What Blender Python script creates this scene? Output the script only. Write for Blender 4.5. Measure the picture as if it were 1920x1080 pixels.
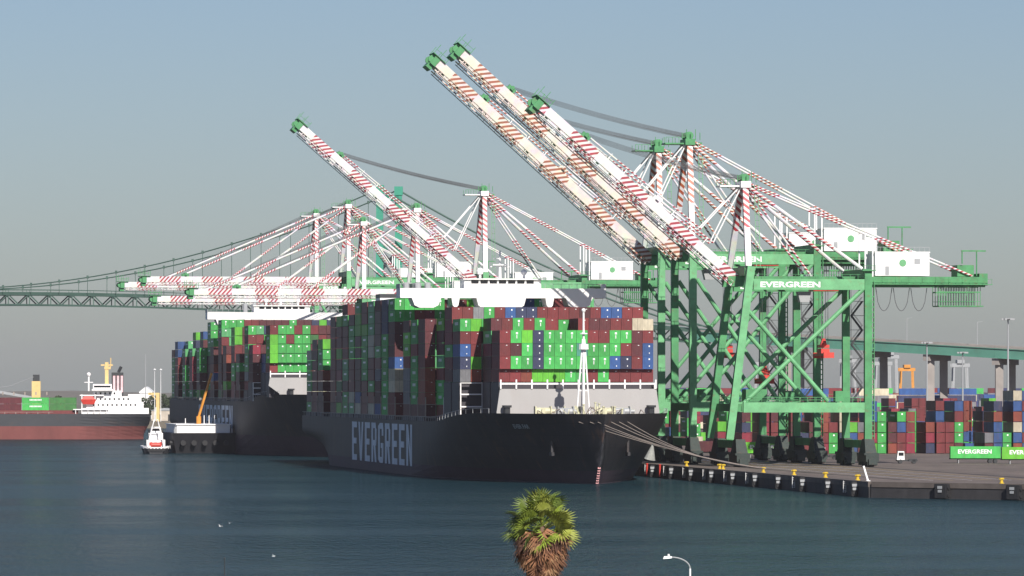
import bpy, math, random
from mathutils import Vector, Matrix, Quaternion

random.seed(11)
sc = bpy.context.scene
for o in list(bpy.data.objects):
    bpy.data.objects.remove(o)

# ------------------------------------------------------------------ camera
F = 9840.0          # focal length in pixels of a 1920 px wide picture
CAM_H = 21.6        # eye height over the water
HORIZON = 725.0     # row of the horizon in that picture
cam_d = bpy.data.cameras.new('camera')
cam_d.sensor_width = 36.0
cam_d.lens = 36.0 * F / 1920.0
cam_d.shift_y = (HORIZON - 540.0) / 1920.0
cam_d.clip_start = 1.0
cam_d.clip_end = 60000.0
cam = bpy.data.objects.new('camera', cam_d)
sc.collection.objects.link(cam)
cam.location = (0, 0, CAM_H)
cam.rotation_euler = (math.radians(90), 0, 0)
sc.camera = cam

# ------------------------------------------------------------------ light
SUN_AZ = math.radians(18)     # to the right of straight behind the camera
SUN_EL = math.radians(36)
to_sun = Vector((math.sin(SUN_AZ) * math.cos(SUN_EL), -math.cos(SUN_AZ) * math.cos(SUN_EL), math.sin(SUN_EL)))
world = bpy.data.worlds.new('World')
sc.world = world
world.use_nodes = True
nt = world.node_tree
bg = nt.nodes['Background']
sky = nt.nodes.new('ShaderNodeTexSky')
sky.sky_type = 'NISHITA'
sky.sun_disc = False
sky.sun_elevation = SUN_EL
sky.sun_rotation = math.pi - SUN_AZ
sky.altitude = 20
sky.air_density = 1.0
sky.dust_density = 0.6
sky.ozone_density = 2.5
tint = nt.nodes.new('ShaderNodeMix')      # smoggy coastal air: a little less red and green than the clean-air sky
tint.data_type = 'RGBA'; tint.blend_type = 'MULTIPLY'; tint.inputs[0].default_value = 1.0
tint.inputs[7].default_value = (0.80, 0.85, 1.03, 1)
nt.links.new(sky.outputs[0], tint.inputs[6])
nt.links.new(tint.outputs[2], bg.inputs[0])
bg.inputs[1].default_value = 0.058
sun_d = bpy.data.lights.new('sun', 'SUN')
sun_d.energy = 5.0
sun_d.angle = math.radians(0.5)
sun_d.color = (1.0, 0.945, 0.87)
sun = bpy.data.objects.new('sun', sun_d)
sc.collection.objects.link(sun)
sun.rotation_euler = to_sun.to_track_quat('Z', 'Y').to_euler()
vs = sc.view_settings
vs.view_transform = 'Standard'
vs.look = 'None'
vs.exposure = 0.35
vs.gamma = 1.0
vs.use_curve_mapping = False
sc.cycles.use_denoising = True
sc.cycles.max_bounces = 5
sc.cycles.volume_bounces = 0

COL = sc.collection
ALPHA = math.atan(0.15305)                      # the quay and both ships run away to the left
U = Vector((-math.sin(ALPHA), math.cos(ALPHA), 0))   # along the quay, away
P = Vector((math.cos(ALPHA), math.sin(ALPHA), 0))    # inland
PIER_Z = 3.0


def quay_point(D, w, z=PIER_Z):
    """a point w metres inland of the quay edge, level with depth D on that edge"""
    return Vector((225.8 - 0.15305 * D, D, 0)) + P * w + Vector((0, 0, z))


def ship_axis(D, z=0.0):
    return Vector((196.4 - 0.15305 * D, D, z))


def at(px, py, D):
    return Vector(((px - 960) / F * D, D, CAM_H + (HORIZON - py) / F * D))


# ------------------------------------------------------------------ mesh builder
class MB:
    def __init__(self):
        self.v = []; self.f = []; self.m = []

    def face(self, pts, mat=0):
        n = len(self.v)
        self.v += [tuple(p) for p in pts]
        self.f.append(list(range(n, n + len(pts)))); self.m.append(mat)

    def hexa(self, p, mat=0):
        """p: 4 bottom points (counter-clockwise from above), 4 top points"""
        n = len(self.v)
        self.v += [tuple(q) for q in p]
        for a in ((3, 2, 1, 0), (4, 5, 6, 7), (0, 1, 5, 4), (1, 2, 6, 5), (2, 3, 7, 6), (3, 0, 4, 7)):
            self.f.append([n + i for i in a]); self.m.append(mat)

    def box(self, x0, x1, y0, y1, z0, z1, mat=0):
        self.hexa([(x0, y0, z0), (x1, y0, z0), (x1, y1, z0), (x0, y1, z0),
                   (x0, y0, z1), (x1, y0, z1), (x1, y1, z1), (x0, y1, z1)], mat)

    def beam(self, a, b, w, h=None, mat=0, up=(0, 0, 1)):
        h = h or w
        a = Vector(a); b = Vector(b)
        d = (b - a).normalized()
        up = Vector(up)
        if abs(d.dot(up)) > 0.98:
            up = Vector((0, 1, 0)) if abs(d.y) < 0.9 else Vector((1, 0, 0))
        s = d.cross(up).normalized() * (w / 2)
        t = s.cross(d).normalized() * (h / 2)
        self.hexa([a - s - t, a + s - t, b + s - t, b - s - t, a - s + t, a + s + t, b + s + t, b - s + t], mat)

    def tube(self, a, b, r, n=8, mat=0, r2=None, cap=True):
        a = Vector(a); b = Vector(b)
        r2 = r if r2 is None else r2
        d = (b - a).normalized()
        up = Vector((0, 0, 1)) if abs(d.z) < 0.95 else Vector((1, 0, 0))
        s = d.cross(up).normalized(); t = s.cross(d)
        k = len(self.v)
        for i in range(n):
            c = math.cos(i / n * math.tau); e = math.sin(i / n * math.tau)
            self.v.append(tuple(a + (s * c + t * e) * r))
            self.v.append(tuple(b + (s * c + t * e) * r2))
        for i in range(n):
            j = (i + 1) % n
            self.f.append([k + 2 * i, k + 2 * i + 1, k + 2 * j + 1, k + 2 * j]); self.m.append(mat)
        if cap:
            self.f.append([k + 2 * i for i in range(n)]); self.m.append(mat)
            self.f.append([k + 2 * i + 1 for i in reversed(range(n))]); self.m.append(mat)

    def path(self, pts, r, n=5, mat=0):
        for a, b in zip(pts[:-1], pts[1:]):
            self.tube(a, b, r, n, mat, cap=False)

    def prism(self, poly, y0, y1, mat=0):
        """poly of (x, z), extruded in y"""
        n = len(poly)
        k = len(self.v)
        self.v += [(x, y0, z) for x, z in poly] + [(x, y1, z) for x, z in poly]
        self.f.append(list(range(k, k + n))); self.m.append(mat)
        self.f.append(list(range(k + 2 * n - 1, k + n - 1, -1))); self.m.append(mat)
        for i in range(n):
            j = (i + 1) % n
            self.f.append([k + i, k + n + i, k + n + j, k + j]); self.m.append(mat)

    def ball(self, c, r, n=8, mat=0, sz=1.0):
        k = len(self.v)
        rows = n // 2
        for i in range(rows + 1):
            ph = math.pi * i / rows
            for j in range(n):
                th = math.tau * j / n
                self.v.append((c[0] + r * math.sin(ph) * math.cos(th), c[1] + r * math.sin(ph) * math.sin(th), c[2] + r * sz * math.cos(ph)))
        for i in range(rows):
            for j in range(n):
                a = k + i * n + j; b = k + i * n + (j + 1) % n
                self.f.append([a, a + n, b + n, b]); self.m.append(mat)

    def mesh(self, name, mats, smooth=False):
        me = bpy.data.meshes.new(name)
        me.from_pydata(self.v, [], self.f)
        if not isinstance(mats, (list, tuple)):
            mats = [mats]
        for m in mats:
            me.materials.append(m)
        if len(mats) > 1:
            me.polygons.foreach_set('material_index', self.m)
        if smooth:
            me.polygons.foreach_set('use_smooth', [True] * len(me.polygons))
        me.update()
        return me

    def build(self, name, mats, parent=None, loc=(0, 0, 0), rot=None, smooth=False):
        return link(name, self.mesh(name, mats, smooth), parent, loc, rot)


def link(name, me, parent=None, loc=(0, 0, 0), rot=None):
    o = bpy.data.objects.new(name, me)
    COL.objects.link(o)
    o.location = loc
    if rot is not None:
        if isinstance(rot, Quaternion):
            o.rotation_mode = 'QUATERNION'; o.rotation_quaternion = rot
        else:
            o.rotation_euler = rot
    o.parent = parent
    return o


def empty(name, loc, rz=0.0):
    o = bpy.data.objects.new(name, None)
    COL.objects.link(o)
    o.location = loc; o.rotation_euler = (0, 0, rz)
    return o


def tag(o, label=None, cat=None, group=None, kind=None):
    if label: o['label'] = label
    if cat: o['category'] = cat
    if group: o['group'] = group
    if kind: o['kind'] = kind
    return o


def strut(name, a, b, w, h, mat, parent, y=(0, -1, 0), tube=0):
    """a straight member with its own axes: local X runs from a to b"""
    a = Vector(a); b = Vector(b)
    d = b - a; L = d.length; x = d.normalized()
    y = Vector(y)
    z = x.cross(y)
    if z.length < 0.1:
        z = x.cross(Vector((1, 0, 0)))
    z.normalize(); y = z.cross(x)
    q = Matrix((x, y, z)).transposed().to_quaternion()
    m = MB()
    if tube:
        m.tube((0, 0, 0), (L, 0, 0), w / 2, tube)
    else:
        m.beam((0, 0, 0), (L, 0, 0), w, h)
    return m.build(name, mat, parent, a, q)


TEXT_CACHE = {}


def text_mesh(body, size, mat, width=None, bold=0.02, depth=0.03, res=2):
    """lettering in the X-Z plane, facing -Y, left edge at 0, baseline at 0, cap height = size"""
    key = (body, size, mat.name, width)
    if key in TEXT_CACHE:
        return TEXT_CACHE[key]
    cu = bpy.data.curves.new('lettering', 'FONT')
    cu.body = body; cu.size = 1.0; cu.offset = bold; cu.extrude = 0.0; cu.resolution_u = res
    o = bpy.data.objects.new('lettering_source', cu)
    COL.objects.link(o)
    dg = bpy.context.evaluated_depsgraph_get()
    me = bpy.data.meshes.new_from_object(o.evaluated_get(dg))
    bpy.data.objects.remove(o)
    xs = [v.co.x for v in me.vertices]; ys = [v.co.y for v in me.vertices]
    x0, x1, y0, y1 = min(xs), max(xs), min(ys), max(ys)
    kz = size / (y1 - y0)
    kx = (width / (x1 - x0)) if width else kz
    for v in me.vertices:
        v.co = ((v.co.x - x0) * kx, 0.0, (v.co.y - y0) * kz)
    me.materials.clear(); me.materials.append(mat)
    me.update()
    TEXT_CACHE[key] = me
    return me


BLOCK = {   # heavy block capitals in a unit cell, as painted on the hulls
    'E': [[(0, 0), (.36, 0), (.36, 1), (0, 1)], [(.36, .85), (1, .85), (1, 1), (.36, 1)], [(.36, .43), (.92, .43), (.92, .58), (.36, .58)], [(.36, 0), (1, 0), (1, .15), (.36, .15)]],
    'V': [[(0, 1), (.32, 0), (.68, 0), (1, 1), (.66, 1), (.5, .28), (.34, 1)]],
    'R': [[(0, 0), (.34, 0), (.34, 1), (0, 1)], [(.34, .86), (.9, .86), (.82, 1), (.34, 1)], [(.66, .56), (1, .6), (1, .84), (.9, .86), (.66, .86)], [(.34, .42), (.92, .42), (1, .6), (.66, .56), (.34, .56)],
          [(.42, .42), (.66, 0), (1, 0), (.78, .42)]],
    'G': [[(0, .08), (.34, 0), (.34, 1), (0, .92)], [(.34, .85), (1, .85), (.9, 1), (.34, 1)], [(.34, 0), (.9, 0), (1, .15), (.34, .15)], [(.68, .15), (1, .15), (1, .5), (.68, .5)], [(.5, .37), (.68, .37), (.68, .5), (.5, .5)],
          [(.68, .68), (1, .68), (1, .85), (.68, .85)]],
    'N': [[(0, 0), (.32, 0), (.32, 1), (0, 1)], [(.68, 0), (1, 0), (1, 1), (.68, 1)], [(.32, .62), (.68, 0), (.68, .38), (.32, 1)]],
}


def block_letter(ch, w, h, mat):
    key = ('block', ch, w, h)
    if key not in TEXT_CACHE:
        m = MB()
        for poly in BLOCK[ch]: m.face([(x * w, 0, z * h) for x, z in poly])
        TEXT_CACHE[key] = m.mesh('letter', mat)
    return TEXT_CACHE[key]


# ------------------------------------------------------------------ materials
def _base(name):
    m = bpy.data.materials.new(name); m.use_nodes = True
    t = m.node_tree
    return m, t, t.nodes['Principled BSDF']


def mat(name, color, rough=0.55, var=0.18, scale=0.35, stretch=(1, 1, 1), metal=0.0, bump=0.0, rust=0.0, spec=0.5, rnd=0.0):
    m, t, b = _base(name)
    b.inputs['Roughness'].default_value = rough
    b.inputs['Metallic'].default_value = metal
    b.inputs['Specular IOR Level'].default_value = spec
    tc = t.nodes.new('ShaderNodeTexCoord')
    mp = t.nodes.new('ShaderNodeMapping'); mp.inputs['Scale'].default_value = stretch
    t.links.new(tc.outputs['Object'], mp.inputs[0])
    ns = t.nodes.new('ShaderNodeTexNoise'); ns.inputs['Scale'].default_value = scale; ns.inputs['Detail'].default_value = 5
    ns.inputs['Roughness'].default_value = 0.65
    t.links.new(mp.outputs[0], ns.inputs[0])
    rp = t.nodes.new('ShaderNodeMapRange')
    rp.inputs[1].default_value = 0.3; rp.inputs[2].default_value = 0.7
    rp.inputs[3].default_value = 1 - var; rp.inputs[4].default_value = 1 + var * 0.6
    t.links.new(ns.outputs[0], rp.inputs[0])
    val = rp.outputs[0]
    if rnd:
        oi = t.nodes.new('ShaderNodeObjectInfo')
        r2 = t.nodes.new('ShaderNodeMapRange'); r2.inputs[3].default_value = 1 - rnd; r2.inputs[4].default_value = 1 + rnd
        t.links.new(oi.outputs['Random'], r2.inputs[0])
        mu = t.nodes.new('ShaderNodeMath'); mu.operation = 'MULTIPLY'
        t.links.new(val, mu.inputs[0]); t.links.new(r2.outputs[0], mu.inputs[1])
        val = mu.outputs[0]
    mx = t.nodes.new('ShaderNodeVectorMath'); mx.operation = 'SCALE'
    mx.inputs[0].default_value = color
    t.links.new(val, mx.inputs['Scale'])
    out = mx.outputs[0]
    if rust:
        n2 = t.nodes.new('ShaderNodeTexNoise'); n2.inputs['Scale'].default_value = scale * 2.3; n2.inputs['Detail'].default_value = 6
        t.links.new(mp.outputs[0], n2.inputs[0])
        r3 = t.nodes.new('ShaderNodeMapRange'); r3.inputs[1].default_value = 0.58; r3.inputs[2].default_value = 0.72
        r3.inputs[4].default_value = rust
        t.links.new(n2.outputs[0], r3.inputs[0])
        mm = t.nodes.new('ShaderNodeMix'); mm.data_type = 'RGBA'
        t.links.new(r3.outputs[0], mm.inputs[0]); t.links.new(out, mm.inputs[6])
        mm.inputs[7].default_value = (0.16, 0.075, 0.035, 1)
        out = mm.outputs[2]
    t.links.new(out, b.inputs['Base Color'])
    if bump:
        bp = t.nodes.new('ShaderNodeBump'); bp.inputs['Strength'].default_value = bump; bp.inputs['Distance'].default_value = 0.1
        t.links.new(ns.outputs[0], bp.inputs['Height']); t.links.new(bp.outputs[0], b.inputs['Normal'])
    return m


def stripe_mat(name, red, white=(0.82, 0.80, 0.79), pitch=1.5, slant=0.9, period=18.0, duty=0.45, phase=0.0):
    """painted warning stripes: slanted bands inside regularly spaced sections along local X"""
    m, t, b = _base(name)
    b.inputs['Roughness'].default_value = 0.5
    tc = t.nodes.new('ShaderNodeTexCoord')
    sx = t.nodes.new('ShaderNodeSeparateXYZ'); t.links.new(tc.outputs['Object'], sx.inputs[0])

    def op(kind, a, bb):
        n = t.nodes.new('ShaderNodeMath'); n.operation = kind
        for i, q in enumerate((a, bb)):
            if q is None: continue
            if isinstance(q, (int, float)): n.inputs[i].default_value = q
            else: t.links.new(q, n.inputs[i])
        return n.outputs[0]
    z = op('MULTIPLY', op('ADD', sx.outputs[2], op('MULTIPLY', sx.outputs[1], 0.5)), slant)
    band = op('LESS_THAN', op('FRACT', op('DIVIDE', op('ADD', sx.outputs[0], z), pitch), None), 0.5)
    sec = op('LESS_THAN', op('FRACT', op('DIVIDE', op('ADD', sx.outputs[0], phase), period), None), duty)
    k = op('MULTIPLY', band, sec)
    ns = t.nodes.new('ShaderNodeTexNoise'); ns.inputs['Scale'].default_value = 0.5; ns.inputs['Detail'].default_value = 5
    t.links.new(tc.outputs['Object'], ns.inputs[0])
    mx = t.nodes.new('ShaderNodeMix'); mx.data_type = 'RGBA'
    t.links.new(k, mx.inputs[0])
    mx.inputs[6].default_value = (*white, 1); mx.inputs[7].default_value = (*red, 1)
    m2 = t.nodes.new('ShaderNodeMix'); m2.data_type = 'RGBA'; m2.blend_type = 'MULTIPLY'
    m2.inputs[0].default_value = 0.5
    t.links.new(mx.outputs[2], m2.inputs[6]); t.links.new(ns.outputs[1], m2.inputs[7])
    t.links.new(m2.outputs[2], b.inputs['Base Color'])
    return m


M = {}
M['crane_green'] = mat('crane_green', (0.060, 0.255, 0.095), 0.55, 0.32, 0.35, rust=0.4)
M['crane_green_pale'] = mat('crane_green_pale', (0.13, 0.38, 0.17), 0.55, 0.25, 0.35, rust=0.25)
M['bogie'] = mat('bogie_paint', (0.022, 0.035, 0.03), 0.6, 0.3, 0.8, rust=0.3)
M['white'] = mat('white_paint', (0.80, 0.79, 0.78), 0.45, 0.1, 0.25)
M['ship_white'] = mat('ship_white_paint', (0.82, 0.80, 0.79), 0.45, 0.07, 0.15, rust=0.08)
M['breakwater'] = mat('breakwater_paint', (0.36, 0.348, 0.34), 0.55, 0.06, 0.12, stretch=(1, 1, 0.25), rust=0.10)
M['stripe_red'] = stripe_mat('stripe_red', (0.40, 0.05, 0.07), pitch=1.45, slant=0.9, period=15.6, duty=0.5, phase=2.0)
M['stripe_orange'] = stripe_mat('stripe_orange', (0.36, 0.12, 0.065), white=(0.80, 0.72, 0.65), pitch=1.45, slant=0.9, period=15.6, duty=0.5, phase=2.0)
M['strut_red'] = stripe_mat('strut_red', (0.46, 0.04, 0.055), pitch=1.15, slant=1.1, period=17, duty=0.5, phase=0.0)
M['strut_orange'] = stripe_mat('strut_orange', (0.46, 0.11, 0.05), pitch=1.15, slant=1.1, period=17, duty=0.5, phase=0.0)
M['mast_red'] = stripe_mat('mast_red', (0.46, 0.04, 0.055), pitch=1.7, slant=0.8, period=80, duty=0.5, phase=-10.0)
M['mast_orange'] = stripe_mat('mast_orange', (0.46, 0.11, 0.05), pitch=1.7, slant=0.8, period=80, duty=0.5, phase=-10.0)
M['rope'] = mat('wire_rope', (0.10, 0.105, 0.11), 0.6, 0.1)
M['dark_steel'] = mat('dark_steel', (0.03, 0.032, 0.035), 0.5, 0.2)
M['glass'] = mat('dark_glass', (0.012, 0.014, 0.018), 0.12, 0.05)
M['hull'] = mat('hull_paint', (0.024, 0.022, 0.025), 0.6, 0.4, 0.22, stretch=(1, 1, 0.14), rust=0.32, bump=0.15)
M['boot'] = mat('antifouling', (0.050, 0.026, 0.040), 0.7, 0.25, 0.08, stretch=(1, 1, 0.4))
M['letter'] = mat('hull_letter_paint', (0.62, 0.66, 0.72), 0.6, 0.35, 0.5, stretch=(1, 1, 0.2), rust=0.15)
M['deck'] = mat('deck_paint', (0.10, 0.045, 0.035), 0.7, 0.25, 0.3)
M['lash'] = mat('lashing_steel', (0.30, 0.25, 0.22), 0.6, 0.25, 0.5, rust=0.5)
M['support'] = mat('stanchion_paint', (0.04, 0.035, 0.045), 0.6, 0.2)
M['yellow'] = mat('yellow_paint', (0.62, 0.42, 0.03), 0.5, 0.15)
M['redpaint'] = mat('red_paint', (0.55, 0.045, 0.03), 0.5, 0.2, rust=0.2)
M['orange'] = mat('orange_paint', (0.62, 0.26, 0.04), 0.5, 0.2)
M['concrete'] = mat('concrete', (0.30, 0.27, 0.25), 0.85, 0.2, 0.15, bump=0.3)
M['apron'] = mat('apron_asphalt', (0.135, 0.105, 0.09), 0.9, 0.3, 0.12, stretch=(1, 0.25, 1), bump=0.2)
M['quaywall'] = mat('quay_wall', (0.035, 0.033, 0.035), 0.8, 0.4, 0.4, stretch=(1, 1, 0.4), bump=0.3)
M['fender'] = mat('fender_rubber', (0.016, 0.016, 0.018), 0.7, 0.2)
M['bridge_green_hazed'] = mat('bridge_green_hazed', (0.06, 0.115, 0.09), 0.7, 0.15, 0.1)  # truss and cable green, lightened to put distance haze into the colour
M['tower_green'] = mat('bridge_tower_green', (0.03, 0.26, 0.17), 0.55, 0.12, 0.1)
M['girder_green'] = mat('viaduct_green', (0.10, 0.27, 0.20), 0.6, 0.2, 0.08, rust=0.15)
M['rail_grey'] = mat('galvanised', (0.32, 0.33, 0.34), 0.5, 0.1)
M['mooring'] = mat('mooring_rope', (0.24, 0.20, 0.175), 0.9, 0.25, 1.5)
M['ivory'] = mat('ivory_paint', (0.68, 0.48, 0.20), 0.5, 0.12)
M['far_land'] = mat('far_land', (0.16, 0.14, 0.11), 0.9, 0.4, 0.01)
M['soil'] = mat('soil', (0.16, 0.14, 0.10), 0.95, 0.3, 0.2)

PALETTE = {
    'green': (0.050, 0.40, 0.075), 'lime': (0.115, 0.46, 0.025), 'mint': (0.10, 0.42, 0.15), 'olive': (0.055, 0.22, 0.05),
    'red': (0.24, 0.022, 0.026), 'maroon': (0.125, 0.014, 0.022), 'rust': (0.34, 0.06, 0.03), 'crimson': (0.36, 0.018, 0.05),
    'navy': (0.035, 0.045, 0.125), 'blue': (0.028, 0.105, 0.34), 'grey': (0.24, 0.24, 0.26), 'cream': (0.72, 0.64, 0.47), 'teal': (0.08, 0.36, 0.26),
}
WORD = {'green': 'bright green', 'lime': 'lime green', 'mint': 'pale green', 'olive': 'olive green', 'red': 'dark red', 'maroon': 'maroon',
        'rust': 'rust red', 'crimson': 'crimson', 'navy': 'navy', 'blue': 'blue', 'grey': 'grey', 'cream': 'cream', 'teal': 'teal'}
CM = {k: mat('container_' + k, tuple((0.95 if k in ('green', 'lime', 'mint') else 0.70) * q for q in c), 0.55, 0.34, 0.5, stretch=(1, 1, 0.35), rnd=0.24, rust=0.22) for k, c in PALETTE.items()}
CKEYS = list(PALETTE)

TENS = ['', '', 'twenty', 'thirty', 'forty', 'fifty', 'sixty', 'seventy']
CARD = ['zero', 'one', 'two', 'three', 'four', 'five', 'six', 'seven', 'eight', 'nine', 'ten', 'eleven', 'twelve', 'thirteen', 'fourteen', 'fifteen', 'sixteen', 'seventeen', 'eighteen', 'nineteen']


def card(n):
    if n < 20: return CARD[n]
    return TENS[n // 10] + ('-' + CARD[n % 10] if n % 10 else '')


ORD = ['zeroth', 'first', 'second', 'third', 'fourth', 'fifth', 'sixth', 'seventh', 'eighth', 'ninth', 'tenth', 'eleventh', 'twelfth', 'thirteenth', 'fourteenth', 'fifteenth',
       'sixteenth', 'seventeenth', 'eighteenth', 'nineteenth', 'twentieth', 'twenty-first', 'twenty-second']


# ------------------------------------------------------------------ water, land
wm, wt, wb = _base('sea_water')
tc = wt.nodes.new('ShaderNodeTexCoord')
prev = None
for scale, dist, st, rot in ((0.14, 0.20, (1, 0.6, 1), 0.15), (0.55, 0.26, (1.0, 0.22, 1), -0.12), (1.4, 0.26, (1, 0.12, 1), 0.06)):
    mp = wt.nodes.new('ShaderNodeMapping'); mp.inputs['Scale'].default_value = st; mp.inputs['Rotation'].default_value = (0, 0, rot)
    wt.links.new(tc.outputs['Object'], mp.inputs[0])
    ns = wt.nodes.new('ShaderNodeTexNoise'); ns.inputs['Scale'].default_value = scale; ns.inputs['Detail'].default_value = 4
    ns.inputs['Roughness'].default_value = 0.6
    wt.links.new(mp.outputs[0], ns.inputs[0])
    bp = wt.nodes.new('ShaderNodeBump'); bp.inputs['Strength'].default_value = 1.0; bp.inputs['Distance'].default_value = dist * 3.2
    wt.links.new(ns.outputs[0], bp.inputs['Height'])
    if prev: wt.links.new(prev.outputs[0], bp.inputs['Normal'])
    prev = bp
wt.nodes.remove(wb)
wo = [n for n in wt.nodes if n.type == 'OUTPUT_MATERIAL'][0]
wdif = wt.nodes.new('ShaderNodeBsdfDiffuse'); wdif.inputs[0].default_value = (0.009, 0.030, 0.040, 1)
wgl = wt.nodes.new('ShaderNodeBsdfGlossy'); wgl.inputs[0].default_value = (0.95, 1.0, 1.0, 1)
wfr = wt.nodes.new('ShaderNodeFresnel'); wfr.inputs[0].default_value = 1.33
wmr = wt.nodes.new('ShaderNodeMapRange'); wmr.inputs[1].default_value = 0.02; wmr.inputs[2].default_value = 0.75; wmr.inputs[3].default_value = 0.03; wmr.inputs[4].default_value = 0.265
wmx = wt.nodes.new('ShaderNodeMixShader')
for n in (wdif, wgl, wfr): wt.links.new(prev.outputs[0], n.inputs['Normal'])
wt.links.new(wfr.outputs[0], wmr.inputs[0]); wt.links.new(wmr.outputs[0], wmx.inputs[0])
wt.links.new(wdif.outputs[0], wmx.inputs[1]); wt.links.new(wgl.outputs[0], wmx.inputs[2])
wt.links.new(wmx.outputs[0], wo.inputs['Surface'])
# wind streaks: broad rougher and smoother patches
mp = wt.nodes.new('ShaderNodeMapping'); mp.inputs['Scale'].default_value = (0.35, 1.0, 1)
wt.links.new(tc.outputs['Object'], mp.inputs[0])
ns = wt.nodes.new('ShaderNodeTexNoise'); ns.inputs['Scale'].default_value = 0.02; ns.inputs['Detail'].default_value = 5
wt.links.new(mp.outputs[0], ns.inputs[0])
mr = wt.nodes.new('ShaderNodeMapRange'); mr.inputs[1].default_value = 0.35; mr.inputs[2].default_value = 0.65
mr.inputs[3].default_value = 0.06; mr.inputs[4].default_value = 0.14
wt.links.new(ns.outputs[0], mr.inputs[0]); wt.links.new(mr.outputs[0], wgl.inputs['Roughness'])
m = MB(); m.face([(-6000, -200, 0), (6000, -200, 0), (6000, 14000, 0), (-6000, 14000, 0)])
tag(m.build('water', wm), kind='structure')

# near shore below and behind the camera's view
m = MB(); m.box(-300, 300, -180, 380, -0.8, 2.0)
tag(m.build('ground', M['soil']), kind='structure')

# terminal land: its quay edge is the line X = 225.8 - 0.15305 D
CORNER_D = 1020.0
C0 = quay_point(CORNER_D, 0, 0)
U2 = Vector((0.75, -0.6614, 0))                 # past its corner the quay turns to the right, towards the viewer
ANG2 = math.atan2(U2.y, U2.x) + math.pi / 2      # turns local -Y into U2
q1 = quay_point(2300, 0, 0); q2 = C0 + U2 * 330
r1 = quay_point(2300, 2600, 0); r0 = Vector((2700, q2.y, 0))
m = MB()
ring = [C0, q2, r0, r1, q1]
m.face([(q.x, q.y, PIER_Z) for q in ring])
for a, b in zip(ring, ring[1:] + ring[:1]): m.face([(a.x, a.y, -0.8), (b.x, b.y, -0.8), (b.x, b.y, PIER_Z), (a.x, a.y, PIER_Z)])


def quay2_point(t, w, z=PIER_Z):
    """t metres past the corner on the second face, w metres inland"""
    return C0 + U2 * t + Vector((0.6614, 0.75, 0)) * w + Vector((0, 0, z))


tag(m.build('terminal_apron', M['apron']), kind='structure')
# far shore
m = MB(); m.box(-5000, 5000, 2720, 13500, -0.8, 3.5)
tag(m.build('far_shore', M['far_land']), kind='structure')
# low hills far behind
m = MB()
N = 60
for i in range(N):
    x0 = -4500 + 9000 * i / N; x1 = -4500 + 9000 * (i + 1) / N
    def hh(x): return 12 + 4 * math.sin(x * 0.0021 + 1) + 3 * math.sin(x * 0.0063) + 2 * math.sin(x * 0.017 + 2)
    m.hexa([(x0, 7000, 3.4), (x1, 7000, 3.4), (x1, 9500, 3.4), (x0, 9500, 3.4), (x0, 8000, hh(x0)), (x1, 8000, hh(x1)), (x1, 9000, hh(x1)), (x0, 9000, hh(x0))])
tag(m.build('hills', M['far_land']), kind='structure')

# concrete coping and quay face, fenders, bollards
Q = empty('quay_wall', quay_point(CORNER_D, 0, 0), ALPHA)
tag(Q, 'long dark quay wall with pale coping along the apron edge', 'quay wall')
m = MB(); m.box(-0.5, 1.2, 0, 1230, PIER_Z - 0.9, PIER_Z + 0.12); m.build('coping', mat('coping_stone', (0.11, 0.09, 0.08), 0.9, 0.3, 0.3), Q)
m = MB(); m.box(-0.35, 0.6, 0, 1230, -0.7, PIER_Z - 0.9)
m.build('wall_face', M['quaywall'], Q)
Q2 = empty('quay_wall', C0, ANG2)
tag(Q2, 'short dark quay wall past the corner at the right edge', 'quay wall')
m = MB(); m.box(-0.5, 1.2, -330, -0.6, PIER_Z - 0.9, PIER_Z + 0.125); m.build('coping', bpy.data.materials['coping_stone'], Q2)
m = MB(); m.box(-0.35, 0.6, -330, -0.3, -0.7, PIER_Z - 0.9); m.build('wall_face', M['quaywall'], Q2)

m = MB()
m.box(-1.5, -0.52, -1.5, 1.5, 0.1, 2.95, 0)
m.box(-1.62, -1.5, -1.3, 1.3, 0.25, 2.85, 0)
for zz in (0.8, 2.2): m.tube((-1.0, -1.7, zz), (-1.0, -1.5, zz), 0.42, 10, 0)
fend_mesh = m.mesh('fender', [M['fender']])
m = MB()   # number board with two dark rows, facing along the quay
m.box(-0.55, 0.55, -0.06, 0, 0.85, 1.4, 0)
m.box(-0.45, 0.45, -0.06, 0, 0.15, 0.65, 0)
m.box(-0.08, 0.08, -0.05, 0, 0.05, 1.5, 1)
board_mesh = m.mesh('number_board', [M['rail_grey'], M['dark_steel']])
m = MB()   # ladder rails
m.box(-0.12, 0, -0.32, -0.24, -1.6, 0.75); m.box(-0.12, 0, 0.24, 0.32, -1.6, 0.75)
for k in range(7): m.box(-0.1, -0.04, -0.24, 0.24, -1.5 + k * 0.33, -1.44 + k * 0.33)
ladder_mesh = m.mesh('quay_ladder', M['white'])
m = MB()
m.tube((0, 0, 0), (0, 0, 0.25), 0.5, 10); m.tube((0, 0, 0.25), (0, 0, 0.9), 0.3, 10); m.tube((0, 0, 0.9), (0, 0, 1.2), 0.5, 10)
m.tube((-0.55, 0, 0.95), (0.55, 0, 0.95), 0.16, 6)
bollard_mesh = m.mesh('bollard', M['yellow'])
def quay_spot(D, w, z):
    return (quay_point(D, w, z), ALPHA) if D >= CORNER_D else (quay2_point((CORNER_D - D), w, z), ANG2)


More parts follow.
